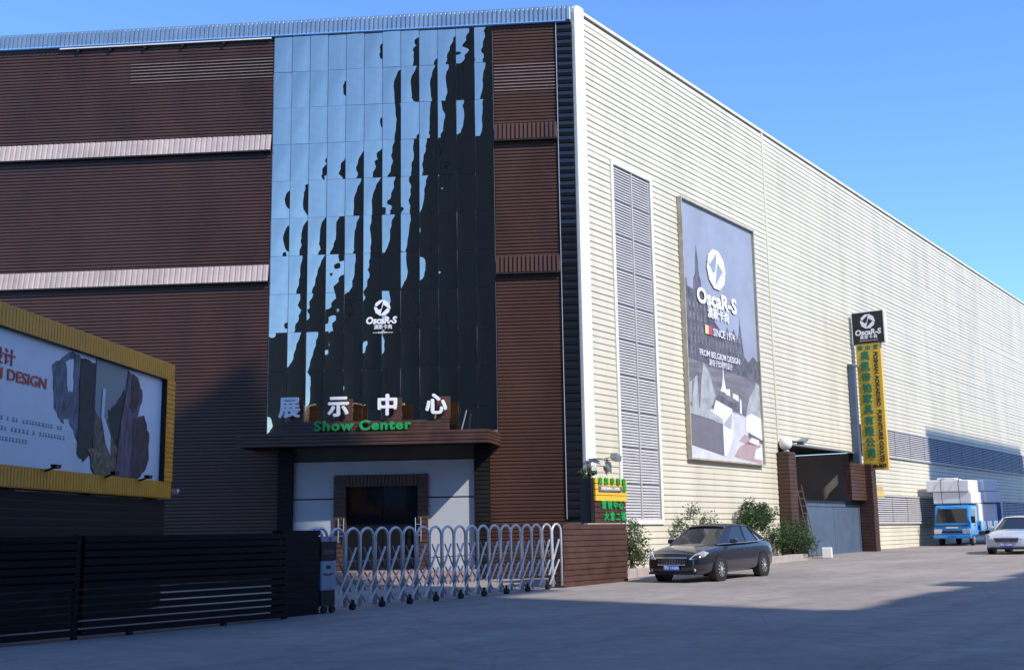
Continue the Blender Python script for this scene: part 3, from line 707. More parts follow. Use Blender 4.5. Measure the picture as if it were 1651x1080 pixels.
# arches stand along the gate line: each is a narrow hoop lying in the gate's plane, as in the photograph
def hoop(w_, h_):
    return [(p_[1], 0, p_[2]) for p_ in arch_pts(w_, h_)]
q = G(); q.tube(hoop(.40, HG), .029, 8); hoop_me = q.mesh('hoop', M['steel'], smooth=True)
NH = 18; sp_ = (GL-.75)/NH
q = G(); q.tube([(-sp_*.5, -.05, .35), (sp_*.62, -.05, 1.22)], .023, 4); barA = q.mesh('scissor_bar', M['steel'])
q = G(); q.tube([(-sp_*.62, .05, 1.22), (sp_*.5, .05, .35)], .016, 4); barB = q.mesh('scissor_bar', M['grey'])
q = G(); q.tube([(-sp_*.5, -.06, .12), (sp_*.55, -.06, .72)], .021, 4); barC = q.mesh('scissor_bar', M['steel'])
q = G(); q.tube([(-sp_*.55, .06, .72), (sp_*.5, .06, .12)], .016, 4); barD = q.mesh('scissor_bar', M['grey'])
q = G(); q.tube([(-.05, .0, .06), (.05, .0, .06)], .06, 12); q.tube([(0, 0, .06), (0, 0, .2)], .03, 6)
cast = q.mesh('caster', M['rubber'])
for k in range(NH+1):
    x = .62+k*sp_
    link('hoop', hoop_me, GT, (x, random.uniform(-.012, .012), 0))
    if k < NH:
        for b_ in (barA, barB, barC, barD): link('scissor_bar', b_, GT, (x+sp_*.5, 0, 0))
    if k % 2 == 1: link('caster', cast, GT, (x, .0, 0), math.pi/2)
for k in range(NH):
    q = G() if k == 0 else None
    if q is not None:
        q.tube([(0, .03, .95), (sp_*.5, .03, .93), (sp_, .03, .95)], .012, 6); tie = q.mesh('tie_rod', M['grey'])
    link('tie_rod', tie, GT, (.62+k*sp_, 0, 0))
# drive cabinet at the left end
DC = G().box(0, .42, -.16, .16, .42, 1.0).build('drive_cabinet', M['printcush'], GT)
bevel(DC, .03)
M['cabinet'] = mat('cabinet_paint', (.30, .38, .52), .35, .2, .08, 3); DC.data.materials[0] = M['cabinet']
G().box(.02, .40, -.15, .15, .14, .42).build('skirt', M['black'], DC)
G().box(.0, .42, -.17, .17, 1.0, 1.36).build('head', M['black'], DC)
G().box(-.01, .43, -.19, .18, 1.36, 1.46).build('head_cover', M['cabinet'], DC)
G().box(.2, .27, -.2, -.19, 1.38, 1.44).build('indicator', M['red'], DC)
G().box(.06, .36, -.176, -.17, 1.12, 1.2).build('display', M['tile'], DC)
q = G(); q.prism([(.04, .74), (.21, .70), (.38, .74), (.30, .77), (.21, .73), (.12, .77)], -.166, -.16); q.build('badge', M['tile'], DC, fix=True)
q = G(); q.box(.15, .27, -.164, -.16, .84, .90); q.build('badge', M['black'], DC)
q = G(); q.tube([(.1, -.18, .07), (.1, -.12, .07)], .07, 12); q.tube([(.32, -.18, .07), (.32, -.12, .07)], .07, 12); q.build('wheel', M['rubber'], DC)
for dx in (.1, .24): link('hoop', hoop_me, GT, (dx+.1, .2, .02))

# ------------------------------------------------------------------ boundary fence on the left
FN = snthing('slatted_fence', 'low near-black slatted fence along the road at lower left', 'fence', 2.0, -16.0)
FL = 13.2
for k in range(13):
    z = .06+k*.118
    for x0 in (0.0, 4.42, 8.84):
        if (k, x0) == (0, 0.0):
            q = G(); q.box(0, 4.32, -.06, .06, 0, .088); fme = q.mesh('slat', M['fence_slat'])
        link('slat', fme, FN, (x0, random.uniform(-.006, .006), z))
for x in (-.05, 4.36, 8.78, 13.1):
    G().box(x-.04, x+.04, .0, .08, 0, 1.58).build('post', M['black'], FN)
for x in (1.2, 2.9, 5.6, 7.3, 9.7, 11.6):
    q = G(); q.tube([(x, -.02, .05), (x, -.12, .04)], .04, 8); q.build('foot', M['black'], FN)
G().box(0, 13.2, .14, .17, .78, 1.5).build('backing_sheet', M['black'], FN)
FP = snthing('fence_pier', 'broad near-black slatted pier between the fence and the folding gate', 'pillar', 15.22, -16.25)
slat_box('column', FP, 0, .98, 0, .28, 0, 1.6, .118, 'fence_slat', 'black')

# ------------------------------------------------------------------ billboard
ABo = R(5.6); uB = Vector((math.sin(ABo), math.cos(ABo), 0)); OB = Vector((-7.781, 26.0, 0))
BB = thing('billboard', 'large yellow-framed billboard with collage print at the left edge', 'billboard', OB, math.pi/2-ABo)
M['bbsheet'] = mat('billboard_sheet', (.80, .84, .90), .4, 0, .12, .5)
BLn = 11.0; Z0, Z1 = 2.40, 5.37
G().box(-BLn, -.45, -.0, .05, Z0+.33, Z1-.33).build('printed_sheet', M['bbsheet'], BB)
tag(ribs_v(-BLn, -.02, Z1-.36, Z1, .11, .009, .10, .10).build('frame_top', M['yellow'], BB), kind='stuff')
tag(ribs_v(-BLn, -.02, Z0, Z0+.34, .11, .009, .10, .10).build('frame_bottom', M['yellow'], BB), kind='stuff')
tag(slats_h(-.46, 0, Z0+.34, Z1-.36, .11, .02, .012, -.10).build('frame_side', M['yellow'], BB), kind='stuff')
g = G(); g.box(-BLn, 0, -.10, .4, Z1, Z1+.02); g.box(-BLn, 0, -.09, .4, Z0-.02, Z0); g.box(-.02, 0, -.09, .4, Z0, Z1); g.box(-BLn, -.03, .06, .4, Z0, Z1); g.build('box_case', M['yellow'], BB)
g = G(); g.box(-BLn, -.46, -.10, -.0, Z1-.375, Z1-.36); g.box(-.475, -.46, -.10, 0, Z0+.34, Z1-.36); g.build('inner_edge', M['black'], BB)
def bp(polys, mt, lay, name='print'):
    q = G()
    for pl in polys: q.prism(pl, -.004*lay, -.004*(lay-1)+.001)
    return q.build(name, mt, BB, fix=True)
def jag(pl, amp, seed, sub=4):
    rj = random.Random(seed); out = []
    for i in range(len(pl)):
        a, b = pl[i], pl[(i+1) % len(pl)]
        for k in range(sub):
            t_ = k/sub; j = 0 if k == 0 else amp
            out.append((a[0]+(b[0]-a[0])*t_+rj.uniform(-j, j), a[1]+(b[1]-a[1])*t_+rj.uniform(-j, j)))
    return out
c_navy = mat('print_navy', (.10, .13, .20), .5, 0, .9, 4.5, stretch=(2.2, 1, .7)); c_blk = mat('print_black', (.018, .024, .032), .5, 0, .95, 5)
c_sea = mat('print_seagreen', (.24, .31, .31), .5, 0, .1, 1); c_brn = mat('print_brown', (.13, .10, .08), .5, 0, .9, 6); c_mar = mat('print_maroon', (.075, .040, .058), .5, 0, .95, 4.5, stretch=(2, 1, .7))
c_vio = mat('print_violet', (.14, .10, .15), .5, 0, .8, 4, stretch=(2.5, 1, .5)); c_gold = mat('print_gold', (.16, .13, .08), .5, 0, .98, 9)
bp([jag([(-5.45,4.62),(-5.3,3.85),(-5.0,3.62),(-4.75,3.75),(-4.3,3.3),(-4.2,4.9),(-4.7,4.98),(-5.1,4.8)], .05, 1)], c_navy, 1)
bp([jag([(-4.95,4.75),(-4.8,4.2),(-4.62,4.25),(-4.65,4.85)], .03, 11)], M['bbsheet'], 2)
bp([jag([(-4.35,4.9),(-4.35,3.1),(-4.1,2.95),(-3.6,3.3),(-3.75,4.9)], .03, 2)], c_blk, 3)
bp([[(-3.72,4.98),(-3.72,3.5),(-2.25,3.5),(-2.25,4.98)]], c_sea, 4)
bp([jag([(-3.7,4.0),(-3.7,3.2),(-2.9,3.2),(-2.85,4.0),(-3.3,3.75)], .05, 3)], c_brn, 5)
bp([jag([(-3.15,4.05),(-2.85,3.4),(-2.3,3.3),(-2.25,4.3),(-2.45,4.55),(-2.8,4.2)], .05, 4)], c_blk, 6)
bp([[(-3.42,4.45),(-3.3,4.45),(-3.32,3.9),(-3.0,3.55),(-2.98,3.15),(-3.2,3.35),(-3.45,3.9)]], M['printwhite'], 7)
bp([jag([(-4.0,3.2),(-3.6,2.75),(-2.7,2.74),(-2.45,3.2),(-2.7,3.5),(-3.2,3.35)], .06, 5)], c_gold, 6)
bp([jag([(-2.28,4.95),(-2.75,2.75),(-1.9,2.74),(-1.7,3.5),(-1.75,4.0),(-1.55,4.5),(-1.8,4.85)], .04, 6)], c_vio, 8)
bp([jag([(-2.0,4.0),(-1.95,2.75),(-1.55,2.78),(-1.12,3.2),(-1.15,3.75),(-1.45,4.1),(-1.75,4.0)], .05, 7)], c_mar, 9)
bp([jag([(-2.05,4.9),(-2.2,4.2),(-1.95,4.1),(-1.6,4.5),(-1.75,4.75)], .04, 8)], c_mar, 10)
text('BELGIUM DESIGN', .27, M['red'], BB, (-5.62, -.012, 4.24), 0, .003, .004, 'letter', align='RIGHT', width=3.0)
text('比利时设计', .30, M['red'], BB, (-6.72, -.012, 4.52), 0, .003, .004, 'letter', align='RIGHT', width=1.9)
q = G(); rr_ = random.Random(9)
for j, (xa, xb) in enumerate(((-9.5, -4.95), (-9.5, -4.75), (-9.5, -6.0))):
    x = xa
    while x < xb:
        L = rr_.uniform(.05, .11); zc = 3.52-j*.17
        if rr_.random() > .12:
            q.box(x, x+L*.8, -.006, -.002, zc-.035, zc-.012); q.box(x+L*.3, x+L*.5, -.006, -.002, zc-.01, zc+.03); q.box(x, x+L*.8, -.0062, -.002, zc+.02, zc+.03)
        x += L+.03
tag(q.build('fine_print', M['inkgrey'], BB), kind='stuff')
for x in (-5.7, -3.35, -1.75):
    LP_ = G().prism([(x-.07, Z0+.34), (x+.06, Z0+.34), (x+.11, Z0+.41), (x-.12, Z0+.41)], -.36, -.26).build('lamp', M['black'], BB, fix=True)
    G().tube([(x, -.10, Z0+.30), (x, -.34, Z0+.38)], .02, 6).build('arm', M['black'], LP_)
for x in (-.4, -3.4, -6.4, -9.4):
    G().box(x-.12, x+.12, .1, .34, 0, Z0-.02).build('post', M['black'], BB)
c_ = slat_box('base_cladding', BB, -BLn, -.05, .02, .4, .05, 2.36, .15, 'fence_slat', 'black')
so_ = thing('flood_lamp', 'small pale lamp on a stalk right of the billboard frame', 'lamp', OB+uB*.35+Vector((0, 0, 2.55)), math.pi/2-ABo)
q = G(); q.prism([(-.07, .05), (.0, -.05), (.1, .05)], -.12, .02); q.build('lamp_head', M['white'], so_, fix=True)
G().tube([(-.35, .2, -.05), (.0, -.0, .0)], .015, 6).build('arm', M['black'], so_)

# ------------------------------------------------------------------ planter strip and shrubs
kb = snthing('planter', 'low concrete kerb of the planting strip at the foot of the cream wall', 'kerb', 28.3, -17.35)
for k in range(8):
    L = 1.9; o = G().box(k*L+.01, k*L+L-.01, -.12, .12, -.1, .26+k*.019).build('kerb_stone', M['kerb'], kb); bevel(o, .02)
g = G(); g.prism([(0, .12), (15.2, .12), (15.2, 1.35), (0, 1.35)], .05, .20, axis='z'); g.build('soil', M['soil'], kb, fix=True)
def shrub(label, s, n, hgt, rad, nleaf, dark=False, seed=0, trunk=.0, leaf=.07, zoff=.2, spread=1.0):
    rs = random.Random(seed); t_ = snthing('shrub', label, 'shrub', s, n, 'shrubs along the cream wall', gz(s)+zoff)
    st = G(); lf = G(); tips = []
    nst = 7 if not trunk else 4
    for k in range(nst):
        a = rs.uniform(0, 6.28); r1 = rad*rs.uniform(.25, .75)*spread
        p0 = Vector((rs.uniform(-.06, .06), rs.uniform(-.06, .06), 0)); p1 = Vector((math.cos(a)*r1*.4, math.sin(a)*r1*.4, max(trunk, hgt*.45))); p2 = Vector((math.cos(a)*r1, math.sin(a)*r1, hgt*rs.uniform(.7, .95)))
        st.tube([p0, p1, p2], [.022, .016, .006], 5)
    st.build('stems', M['bark'], t_)
    cl = []
    for k in range(44):
        while True:
            x, y, z = rs.uniform(-1, 1), rs.uniform(-1, 1), rs.uniform(-1, 1)
            if x*x+y*y+z*z < 1: break
        zc = trunk+(hgt-trunk)*.5; cl.append((Vector((x*rad, y*rad*.85, zc+z*(hgt-trunk)*.47)), rs.uniform(.22, .42)*rad))
    for k in range(nleaf):
        c, r1 = cl[rs.randrange(len(cl))]
        d = Vector((rs.gauss(0, 1), rs.gauss(0, 1), rs.gauss(0, 1))).normalized()*r1*rs.random()**.5
        p_ = c+d
        if p_.z < .02: p_.z = .02+rs.random()*.1
        ax = Vector((rs.gauss(0, 1), rs.gauss(0, 1), rs.gauss(0, .6))).normalized(); bx = ax.orthogonal().normalized()
        bx = (bx*math.cos(k)+ax.cross(bx)*math.sin(k)); L = leaf*rs.uniform(.7, 1.5)
        lf.face([p_-ax*L*.5, p_+bx*L*.26, p_+ax*L*.5, p_-bx*L*.26])
    lf.build('foliage', M['leaf_dark' if dark else 'leaf'], t_)
shrub('leafy shrub between the slatted end wall and the front of the black sedan', 31.2, -18.0, 1.5, .72, 3200, False, 1)
shrub('loose small-leaved shrub rising behind the windscreen of the black sedan', 35.6, -18.1, 1.9, .85, 2400, False, 2, .3)
shrub('dense round dark green shrub behind the rear of the black sedan', 40.6, -18.1, 2.1, .92, 6500, True, 3, .8)
shrub('low bushy shrub behind the boot of the black sedan by the left gate pillar', 43.2, -17.7, 1.25, .95, 5000, True, 4)
shrub('slender shrub growing in front of the left brown gate pillar', 44.7, -18.0, 1.5, .5, 1300, False, 6, .0)
shrub('small plant peeping over the top of the yellow sign pier', 26.75, -16.7, .45, .26, 240, True, 5, 0, .07, 2.72)

# ------------------------------------------------------------------ vehicles
def carpaint(name, col, rough=.22):
    mt = mat(name, col, rough, 0, .06, 3, coat=1.0); return mt
M['car_black'] = carpaint('black_car_paint', (.012, .013, .018)); M['car_white'] = carpaint('white_car_paint', (.50, .54, .60)); M['truck_blue'] = carpaint('truck_blue_paint', (.015, .27, .72), .3)
M['carglass'] = mat('car_glass', (.02, .024, .026), .06, 0, 0, spec=.8); M['headlight'] = mat('headlight_glass', (.62, .66, .72), .12, .4, .25, 14); M['plate'] = mat('blue_plate', (.02, .16, .62), .4, 0, 0)
M['rim'] = mat('wheel_alloy', (.62, .62, .65), .35, .3, .1, 8)
M['dust_highlight'] = mat('dusty_black_paint', (.032, .029, .026), .38, 0, .25, 3)

def loft(secs, closed=False):
    """secs: list of rings of equal length"""
    q = G(); n = len(secs[0])
    for s_ in secs: q.v += [tuple(p_) for p_ in s_]
    for i in range(len(secs)-1):
        for j in range(n-1):
            a = i*n+j; q.f.append((a, a+1, a+n+1, a+n)); q.mi.append(0)
    q.f.append(tuple(range(n-1, -1, -1))); q.f.append(tuple((len(secs)-1)*n+j for j in range(n))); q.mi += [0, 0]
    return q
def wheel(parent, x, y, r, side, wd=.21):
    q = G(); prof = [(.0, r*.62), (.0, r*.80), (.02, r*.97), (.06, r), (wd-.06, r), (wd-.02, r*.97), (wd, r*.7)]
    seg = 28
    for (t_, rad) in prof:
        for k in range(seg):
            a = 2*math.pi*k/seg; q.v.append((math.cos(a)*rad, side*(-t_), r+math.sin(a)*rad))
    for i in range(len(prof)-1):
        for k in range(seg):
            a = i*seg+k; b = i*seg+(k+1) % seg; q.f.append((a, b, b+seg, a+seg)); q.mi.append(0)
    W = q.build('wheel', M['rubber'], parent, (x, y, 0), 0, smooth=True, fix=True)
    q = G()
    for k in range(seg):
        a = 2*math.pi*k/seg; b = 2*math.pi*(k+1)/seg
        q.face([(math.cos(a)*r*.66, -.004*side, r+math.sin(a)*r*.66), (math.cos(b)*r*.66, -.004*side, r+math.sin(b)*r*.66), (math.cos(b)*r*.58, -.02*side, r+math.sin(b)*r*.58), (math.cos(a)*r*.58, -.02*side, r+math.sin(a)*r*.58)])
    for k in range(10):
        a = 2*math.pi*k/10; d = .10
        q.face([(math.cos(a-d)*r*.16, .004*side, r+math.sin(a-d)*r*.16), (math.cos(a-d*.7)*r*.62, -.012*side, r+math.sin(a-d*.7)*r*.62), (math.cos(a+d*.7)*r*.62, -.012*side, r+math.sin(a+d*.7)*r*.62), (math.cos(a+d)*r*.16, .004*side, r+math.sin(a+d)*r*.16)])
    disc_ = [(math.cos(2*math.pi*k/12)*r*.18, .008*side, r+math.sin(2*math.pi*k/12)*r*.18) for k in range(12)]; q.face(disc_)
    q.build('rim', M['rim'], W)
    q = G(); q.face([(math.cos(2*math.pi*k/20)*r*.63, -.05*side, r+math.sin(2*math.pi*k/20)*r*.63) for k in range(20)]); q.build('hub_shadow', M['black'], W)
    return W

def sedan(label, s, n, paint, hood_paint, group, plate=True):
    """front at -x, near side at -y; origin on the ground under the middle"""
    C = snthing('parked_car', label, 'car', s, n, group); C.rotation_euler.y = -.01
    # x, half width, sill z, mid z, shoulder z, top z
    st = [(-2.44,.50,.30,.46,.56,.60),(-2.40,.70,.24,.46,.66,.70),(-2.28,.81,.20,.48,.74,.79),(-2.05,.87,.19,.50,.80,.86),(-1.6,.895,.17,.52,.86,.94),(-1.05,.905,.19,.53,.90,1.0),(-.5,.91,.19,.53,.93,1.0),(.4,.91,.19,.53,.95,1.0),(1.2,.905,.19,.54,.965,1.02),(1.75,.885,.20,.55,.97,1.07),(2.15,.85,.24,.56,.95,1.06),(2.36,.78,.28,.56,.90,1.01),(2.44,.60,.34,.54,.82,.90)]
    secs = []
    for x, hw, zs, zm, zsh, zt in st:
        half = [(x, hw*.90, zs), (x, hw*.985, zs+.10), (x, hw, zm), (x, hw*.985, zsh-.10), (x, hw*.93, zsh), (x, hw*.70, zt-.015), (x, hw*.35, zt+.005)]
        ring = [(x, 0, zs)] + half + [(x, 0, zt+.012)] + [(p_[0], -p_[1], p_[2]) for p_ in reversed(half)] + [(x, 0, zs)]
        secs.append(ring)
    body = loft(secs).build('body', paint, C, smooth=True, fix=True)
    bmw = bmesh.new(); bmw.from_mesh(body.data); bmesh.ops.remove_doubles(bmw, verts=bmw.verts, dist=.0005); bmesh.ops.recalc_face_normals(bmw, faces=bmw.faces); bmw.to_mesh(body.data); bmw.free()
    body.data.polygons.foreach_set('use_smooth', [True]*len(body.data.polygons))
    sb = body.modifiers.new('sub', 'SUBSURF'); sb.levels = 2; sb.render_levels = 2
    # cabin: lower ring, upper ring, roof
    lo = [(-1.18, .70, .96), (-.75, .80, .97), (.4, .835, .98), (1.25, .80, .99), (2.02, .66, 1.04)]
    hi = [(-.26, .54, 1.40), (.05, .60, 1.435), (.5, .62, 1.45), (.95, .60, 1.42), (1.22, .53, 1.36)]
    def side(sg):
        q = G()
        for i in range(4):
            f_ = [(lo[i][0], sg*lo[i][1], lo[i][2]), (lo[i+1][0], sg*lo[i+1][1], lo[i+1][2]), (hi[i+1][0], sg*hi[i+1][1], hi[i+1][2]), (hi[i][0], sg*hi[i][1], hi[i][2])]
            q.face(f_ if sg < 0 else f_[::-1])
        return q
    side(-1).build('side_window', M['carglass'], C, smooth=True); side(1).build('side_window', M['carglass'], C, smooth=True)
    q = G(); N_ = 6
    for k in range(N_):
        a, b = -1+2*k/N_, -1+2*(k+1)/N_
        cv = lambda t_: .10*(1-t_*t_)
        q.face([(lo[0][0]-cv(b), lo[0][1]*b, lo[0][2]), (lo[0][0]-cv(a), lo[0][1]*a, lo[0][2]), (hi[0][0]-cv(a)*.7, hi[0][1]*a, hi[0][2]+cv(a)*.25), (hi[0][0]-cv(b)*.7, hi[0][1]*b, hi[0][2]+cv(b)*.25)])
    q.build('windscreen', M['carglass'], C, smooth=True, fix=False)
    q = G(); q.face([(lo[4][0], -lo[4][1], lo[4][2]), (lo[4][0], lo[4][1], lo[4][2]), (hi[4][0], hi[4][1], hi[4][2]), (hi[4][0], -hi[4][1], hi[4][2])]); q.build('rear_window', M['carglass'], C)
    # roof skin
    secs = []
    for (x, hw, z) in [(-.31, .545, 1.388)] + hi + [(1.30, .53, 1.335)]:
        secs.append([(x-.07*(1-(t_)**2)*(1 if x < .1 else 0), hw*t_*1.015, z+.012+.035*(1-t_*t_)) for t_ in (-1, -.8, -.4, 0, .4, .8, 1)])
    q = G(); n_ = 7
    for s_ in secs: q.v += s_
    for i in range(len(secs)-1):
        for j in range(n_-1): a = i*n_+j; q.f.append((a, a+n_, a+n_+1, a+1)); q.mi.append(0)
    rf = q.build('roof', hood_paint, C, smooth=True); md = rf.modifiers.new('t', 'SOLIDIFY'); md.thickness = .03; md.offset = 0
    # pillars
    for sg in (-1, 1):
        for a, b, r1 in ((lo[0], hi[0], .032), (lo[2], hi[2], .03), (lo[4], hi[4], .05)):
            q = G(); q.tube([(a[0], sg*a[1], a[2]-.03), (b[0], sg*b[1], b[2]+.01)], r1, 6); q.build('pillar', paint, C)
        q = G(); q.tube([(p_[0], sg*(p_[1]+.012), p_[2]) for p_ in lo], .012, 6); q.build('window_trim', M['chrome'], C)
        q = G(); q.tube([(p_[0], sg*(p_[1]+.006), p_[2]+.004) for p_ in hi], .022, 6); q.build('roof_rail', paint, C)
        # C pillar sail
        q = G(); f_ = [(1.35, sg*.80, .98), (1.97, sg*.672, 1.01), (1.24, sg*.545, 1.365), (1.02, sg*.612, 1.412)]; q.face(f_ if sg < 0 else f_[::-1]); q.build('sail_panel', paint, C)
        # mirror
        q = G(); q.prism([(-.72, .98), (-.55, .98), (-.52, 1.10), (-.70, 1.10)], sg*.86, sg*1.04); o_ = q.build('mirror', paint, C, fix=True); bevel(o_, .03)
        # wheels and arches
        for x in (-1.4, 1.4):
            q = G(); q.prism([(x+.385*math.cos(2*math.pi*k/24), .335+.385*math.sin(2*math.pi*k/24)) for k in range(24)], sg*.70, sg*.914); q.build('wheel_arch', M['black'], C, fix=True)
            wheel(C, x, sg*.925, .325, sg*1.0)
        # headlight
        hl = [(-2.40, .46, .60), (-2.33, .64, .61), (-2.14, .80, .66), (-1.98, .852, .76), (-2.14, .77, .81), (-2.29, .60, .735)]
        q = G(); q.face([(p_[0]-.035, sg*(p_[1]+.02), p_[2]) for p_ in (hl if sg > 0 else hl[::-1])]); q.v = q.v; hh = q.build('headlight', M['headlight'], C)
        md = hh.modifiers.new('t', 'SOLIDIFY'); md.thickness = .05; md.offset = 0
        q = G(); q.tube([(-2.40, sg*.60, .33), (-2.36, sg*.62, .33)], .05, 10); q.build('fog_lamp', M['steel'], C)
        q = G(); q.box(.05, .22, sg*.90-.012, sg*.90+.012, .78, .80); q.build('door_handle', M['chrome'], C); q = G(); q.box(1.02, 1.19, sg*.90-.012, sg*.90+.012, .80, .82); q.build('door_handle', M['chrome'], C)
    # bonnet dust layer
    # grille
    gr_ = G(); gr_.prism([(-.40, .47), (.40, .47), (.46, .64), (-.46, .64)], 0, .06)
    GR = gr_.build('grille', M['black'], C, (-2.475, 0, 0), -math.pi/2, fix=True)
    q = G()
    for k in range(17): q.box(-.38+k*.0475-.007, -.38+k*.0475+.007, -.02, .0, .48, .63)
    q.build('grille_bars', M['chrome'], GR)
    q = G(); q.tube([(-.47, -.01, .645), (0, -.03, .655), (.47, -.01, .645)], .016, 6); q.tube([(-.41, -.01, .465), (.41, -.01, .465)], .012, 6); q.build('grille_surround', M['chrome'], GR)
    if plate:
        P_ = G().box(-.22, .22, -.02, .0, .315, .455).build('number_plate', M['plate'], C, (-2.485, 0, 0), -math.pi/2)
        text('粤X 1A286', .105, M['letter'], P_, (0, -.024, .385), 0, .002, .003, 'plate_lettering', sx=.9)
    G().box(-.7, .7, -.01, .05, .22, .28).build('lower_intake', M['black'], C, (-2.45, 0, 0), -math.pi/2)
    return C
sedan('black dusty saloon car parked beside the shrubs at the cream wall', 30.1, -14.72, M['car_black'], M['dust_highlight'], 'cars by the road')
sedan('white saloon car cut off by the right edge near the truck', 51.6, -11.25, M['car_white'], M['car_white'], 'cars by the road', plate=True)

# ---- truck: front at -x
TK = snthing('small_truck', 'small blue flatbed truck loaded with white foam blocks at the cream wall', 'truck', 62.7, -16.95); TK.rotation_euler.y = -.01
q = G()
for y_, s_ in ((-.93, 1), (.93, -1)): pass
prof = [(.0, .45), (-.04, .85), (.0, 1.15), (.30, 1.98), (.42, 2.08), (1.55, 2.10), (1.62, 2.0), (1.62, .45)]
q.prism([(p_[0], p_[1]) for p_ in prof], -.92, .92); cab = bevel(q.build('cab', M['truck_blue'], TK, fix=True), .15, 4)
q = G(); q.face([(-.012, -.80, 1.20), (-.012, .80, 1.20), (.255, .74, 1.90), (.255, -.74, 1.90)][::-1]); ws = q.build('windscreen', M['carglass'], TK)
md = ws.modifiers.new('t', 'SOLIDIFY'); md.thickness = .02
for sg in (-1, 1):
    q = G(); q.prism([(.22, 1.15), (1.1, 1.15), (1.1, 1.88), (.50, 1.88)], sg*.925, sg*.905); q.build('side_window', M['carglass'], TK, fix=True)
    q = G(); q.box(-.07, .02, sg*.72-.2, sg*.72+.2, .62, .86); bevel(q.build('headlight', M['headlight'], TK), .02)
    q = G(); q.box(-.05, .03, sg*1.08-.09, sg*1.08+.09, 1.15, 1.5); q.build('mirror', M['black'], TK); G().tube([(.1, sg*.92, 1.5), (-.01, sg*1.08, 1.45)], .015, 6).build('mirror_arm', M['black'], TK)
    for x in (.75, 4.0): wheel(TK, x, sg*.88, .36, sg, .2)
    q = G(); q.tube([(.02, sg*.35-.3, 1.20), (.06, sg*.35+.25, 1.30)], .012, 5); q.build('wiper', M['black'], TK)
q = G(); q.box(-.075, .05, -.5, .5, .66, .76); q.build('grille', M['black'], TK); q = G(); q.box(-.06, .02, -.86, .86, 1.02, 1.06); q.build('front_trim', M['black'], TK); q = G(); q.box(-.07, .02, -.30, .30, .90, .97); q.build('front_badge', M['letter'], TK)
for sg in (-1, 1):
    G().box(1.02, 1.035, sg*.921-.004, sg*.921+.004, .62, 1.9).build('door_seam', M['black'], TK); G().box(.75, .95, sg*.93-.012, sg*.93+.012, 1.0, 1.04).build('door_handle', M['black'], TK)
if True:
    pass; q = G(); q.box(-.12, .05, -.95, .95, .38, .56); bevel(q.build('bumper', M['truck_blue'], TK), .03)
G().box(-.13, -.12, -.22, .22, .41, .53).build('number_plate', M['plate'], TK)
G().box(.2, 5.6, -.40, .40, .45, .65).build('chassis', M['black'], TK)
G().box(1.75, 5.7, -1.0, 1.0, .75, .86).build('bed', M['truck_blue'], TK)
for sg in (-1, 1):
    G().box(1.75, 5.7, sg*.98-.02, sg*.98+.02, .86, 1.22).build('side_board', M['truck_blue'], TK)
    for x in (1.75, 3.1, 4.4, 5.66): G().box(x-.04, x+.04, sg*1.0-.03, sg*1.0+.03, .75, 1.25).build('stake', M['truck_blue'], TK)
M['foam'] = mat('foam_block', (.80, .80, .84), .7, 0, .04, 2, .15, 12)
tb = TK.location
def foam(label, x0, x1, y0, y1, z0, z1, ry=0, rz=0):
    o_ = G().box(-(x1-x0)/2, (x1-x0)/2, -(y1-y0)/2, (y1-y0)/2, 0, z1-z0).build('foam_block', M['foam'])
    o_.location = Vector(tb) + RS @ Vector(((x0+x1)/2, (y0+y1)/2, z0)); o_.rotation_euler = (R(ry), R(-.6), ROT_S+R(rz)); bevel(o_, .05, 2)
    tag(o_, label, 'foam block', 'foam blocks on the truck')
foam('white foam block on the truck bed right behind the blue cab', 1.75, 3.6, -.97, .97, 1.0, 2.16, 0, 1)
foam('white foam block at the rear of the truck bed', 3.65, 5.6, -.97, .95, 1.0, 2.2, 0, -1)
foam('white foam slab resting over the cab roof, lower of the two front slabs', .45, 2.9, -.95, 1.0, 2.18, 2.78, .5, 1)
foam('white foam slab behind the cab roof in the middle layer of the load', 2.95, 5.7, -1.15, .95, 2.24, 2.82, -.6, -2)
foam('wide white foam slab on top of the load overhanging the cab on the left', .35, 2.9, -.85, 1.3, 2.80, 3.42, 1.0, 2)
foam('white foam slab at the top rear of the truck load', 2.95, 5.5, -1.12, 1.05, 2.84, 3.46, -.8, -3)
foam('thin white foam board lying on the very top of the load', .9, 2.4, -.1, .9, 3.46, 3.54, 1.0, 4)
q = G(); q.box(5.9, 7.2, -.9, .8, 0, 1.9)
o_ = G().box(-.4, .4, -.8, .8, 0, 1.75).build('wrapped_bale', mat('blue_wrap', (.07, .14, .38), .4, 0, .35, 3, .4, 5)); o_.location = Vector(tb)+RS @ Vector((6.35, -.25, .9)); o_.rotation_euler = (0, 0, ROT_S+.1); bevel(o_, .08)
tag(o_, 'blue plastic wrapped bale at the rear end of the truck load', 'bale')
G().box(5.7, 7.0, -1.0, 1.0, .75, .86).build('bed_extension', M['truck_blue'], TK)
for i, yy in enumerate((-.45, .45)):
    q = G(); q.tube([(.25, yy, 2.06), (.28, yy+.05, 3.2), (.32, yy, 3.46)], .018, 5); q.tube([(.32, yy, 3.455), (2.9, yy+.08, 3.49)], .018, 5)
    o_ = q.build('strap', M['rubber'], TK)

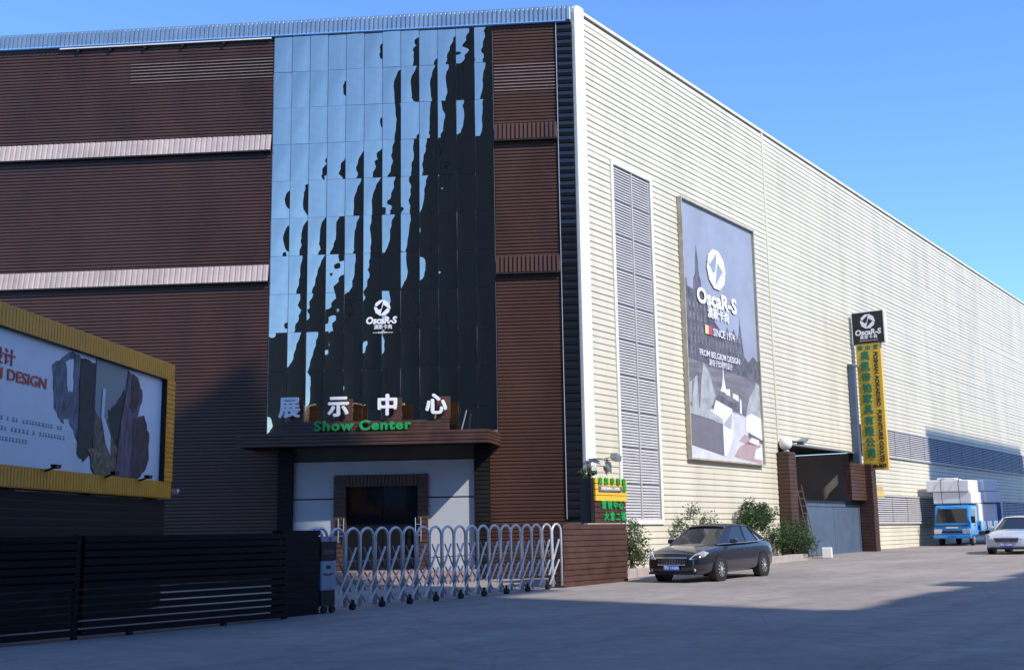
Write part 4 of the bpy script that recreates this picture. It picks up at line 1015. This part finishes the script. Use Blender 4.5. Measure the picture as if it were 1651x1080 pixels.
# ------------------------------------------------------------------ buildings across the road (seen as reflections and shadows)
def block(name, label, s0, s1, n0, n1, hgt, mt, wins=None):
    t_ = thing(name, label, 'building', sn(s0, n0, 0), ROT_S)
    G().box(0, s1-s0, -(n1-n0), 0, -.5, hgt).build('wall', M[mt], t_)
    G().box(-.1, s1-s0+.1, -(n1-n0)-.1, .1, hgt, hgt+.5).build('parapet', M[mt], t_)
    if wins:
        q = G(); q.box(0, 1.8, 0, .06, 0, 1.7); me_ = q.mesh('window', M['carglass'])
        for x in range(3, int(s1-s0)-2, 5):
            for z in range(3, int(hgt)-3, 4): link('window', me_, t_, (x, .001, z))
    return t_
M['darkwall'] = mat('dark_weathered_wall', (.016, .019, .026), .85, 0, .2, .3)
T1 = block('apartment_block', 'nearest dark block across the road, mirrored low in the glass wall', -16, 15.2, 7.5, 24, 37.5, 'darkwall')
block('apartment_block', 'highest dark block across the road, mirrored at the right of the glass wall', -44, -16.3, 7.5, 24, 48.5, 'darkwall')
block('apartment_block', 'dark block across the road mirrored in the middle of the glass wall', -70, -44.3, 7.5, 24, 41, 'darkwall')
block('apartment_block', 'farthest long dark block across the road, mirrored at lower left of the glass wall', -170, -70.3, 7.5, 24, 33.5, 'darkwall')
G().box(31.2, 35.0, -9, -.0, 27.5, 37.0).build('shade_overhang', M['darkwall'], T1)  # added out of view to shade the lower left of the front wall
T0 = block('workshop_building', 'long low workshop across the road whose shadow lies along the road', 15.4, 61.0, 7.5, 26, 12.1, 'lightgrey')
for x, w_, h_ in ((.4, 2.2, .5), (4.6, 3.4, .35), (10.0, 2.0, 1.0), (14.5, 4.0, .5), (21, 2.4, .9), (26, 5.0, .4), (34, 2.2, .9), (39, 3.5, .5)):
    G().box(x, x+w_, -1.6, -.12, 12.6, 12.6+h_).build('shadow_edge_box', M['grey'], T0)  # unseen boxes added to make the roof's shadow edge uneven
block('apartment_block', 'pale tall block across the road shading the far end of the cream wall', 61.4, 84, 7.5, 22, 28.6, 'lightgrey')
block('workshop_building', 'workshop across the road beyond the far end of the cream wall', 84.3, 140, 7.5, 26, 12.3, 'lightgrey')
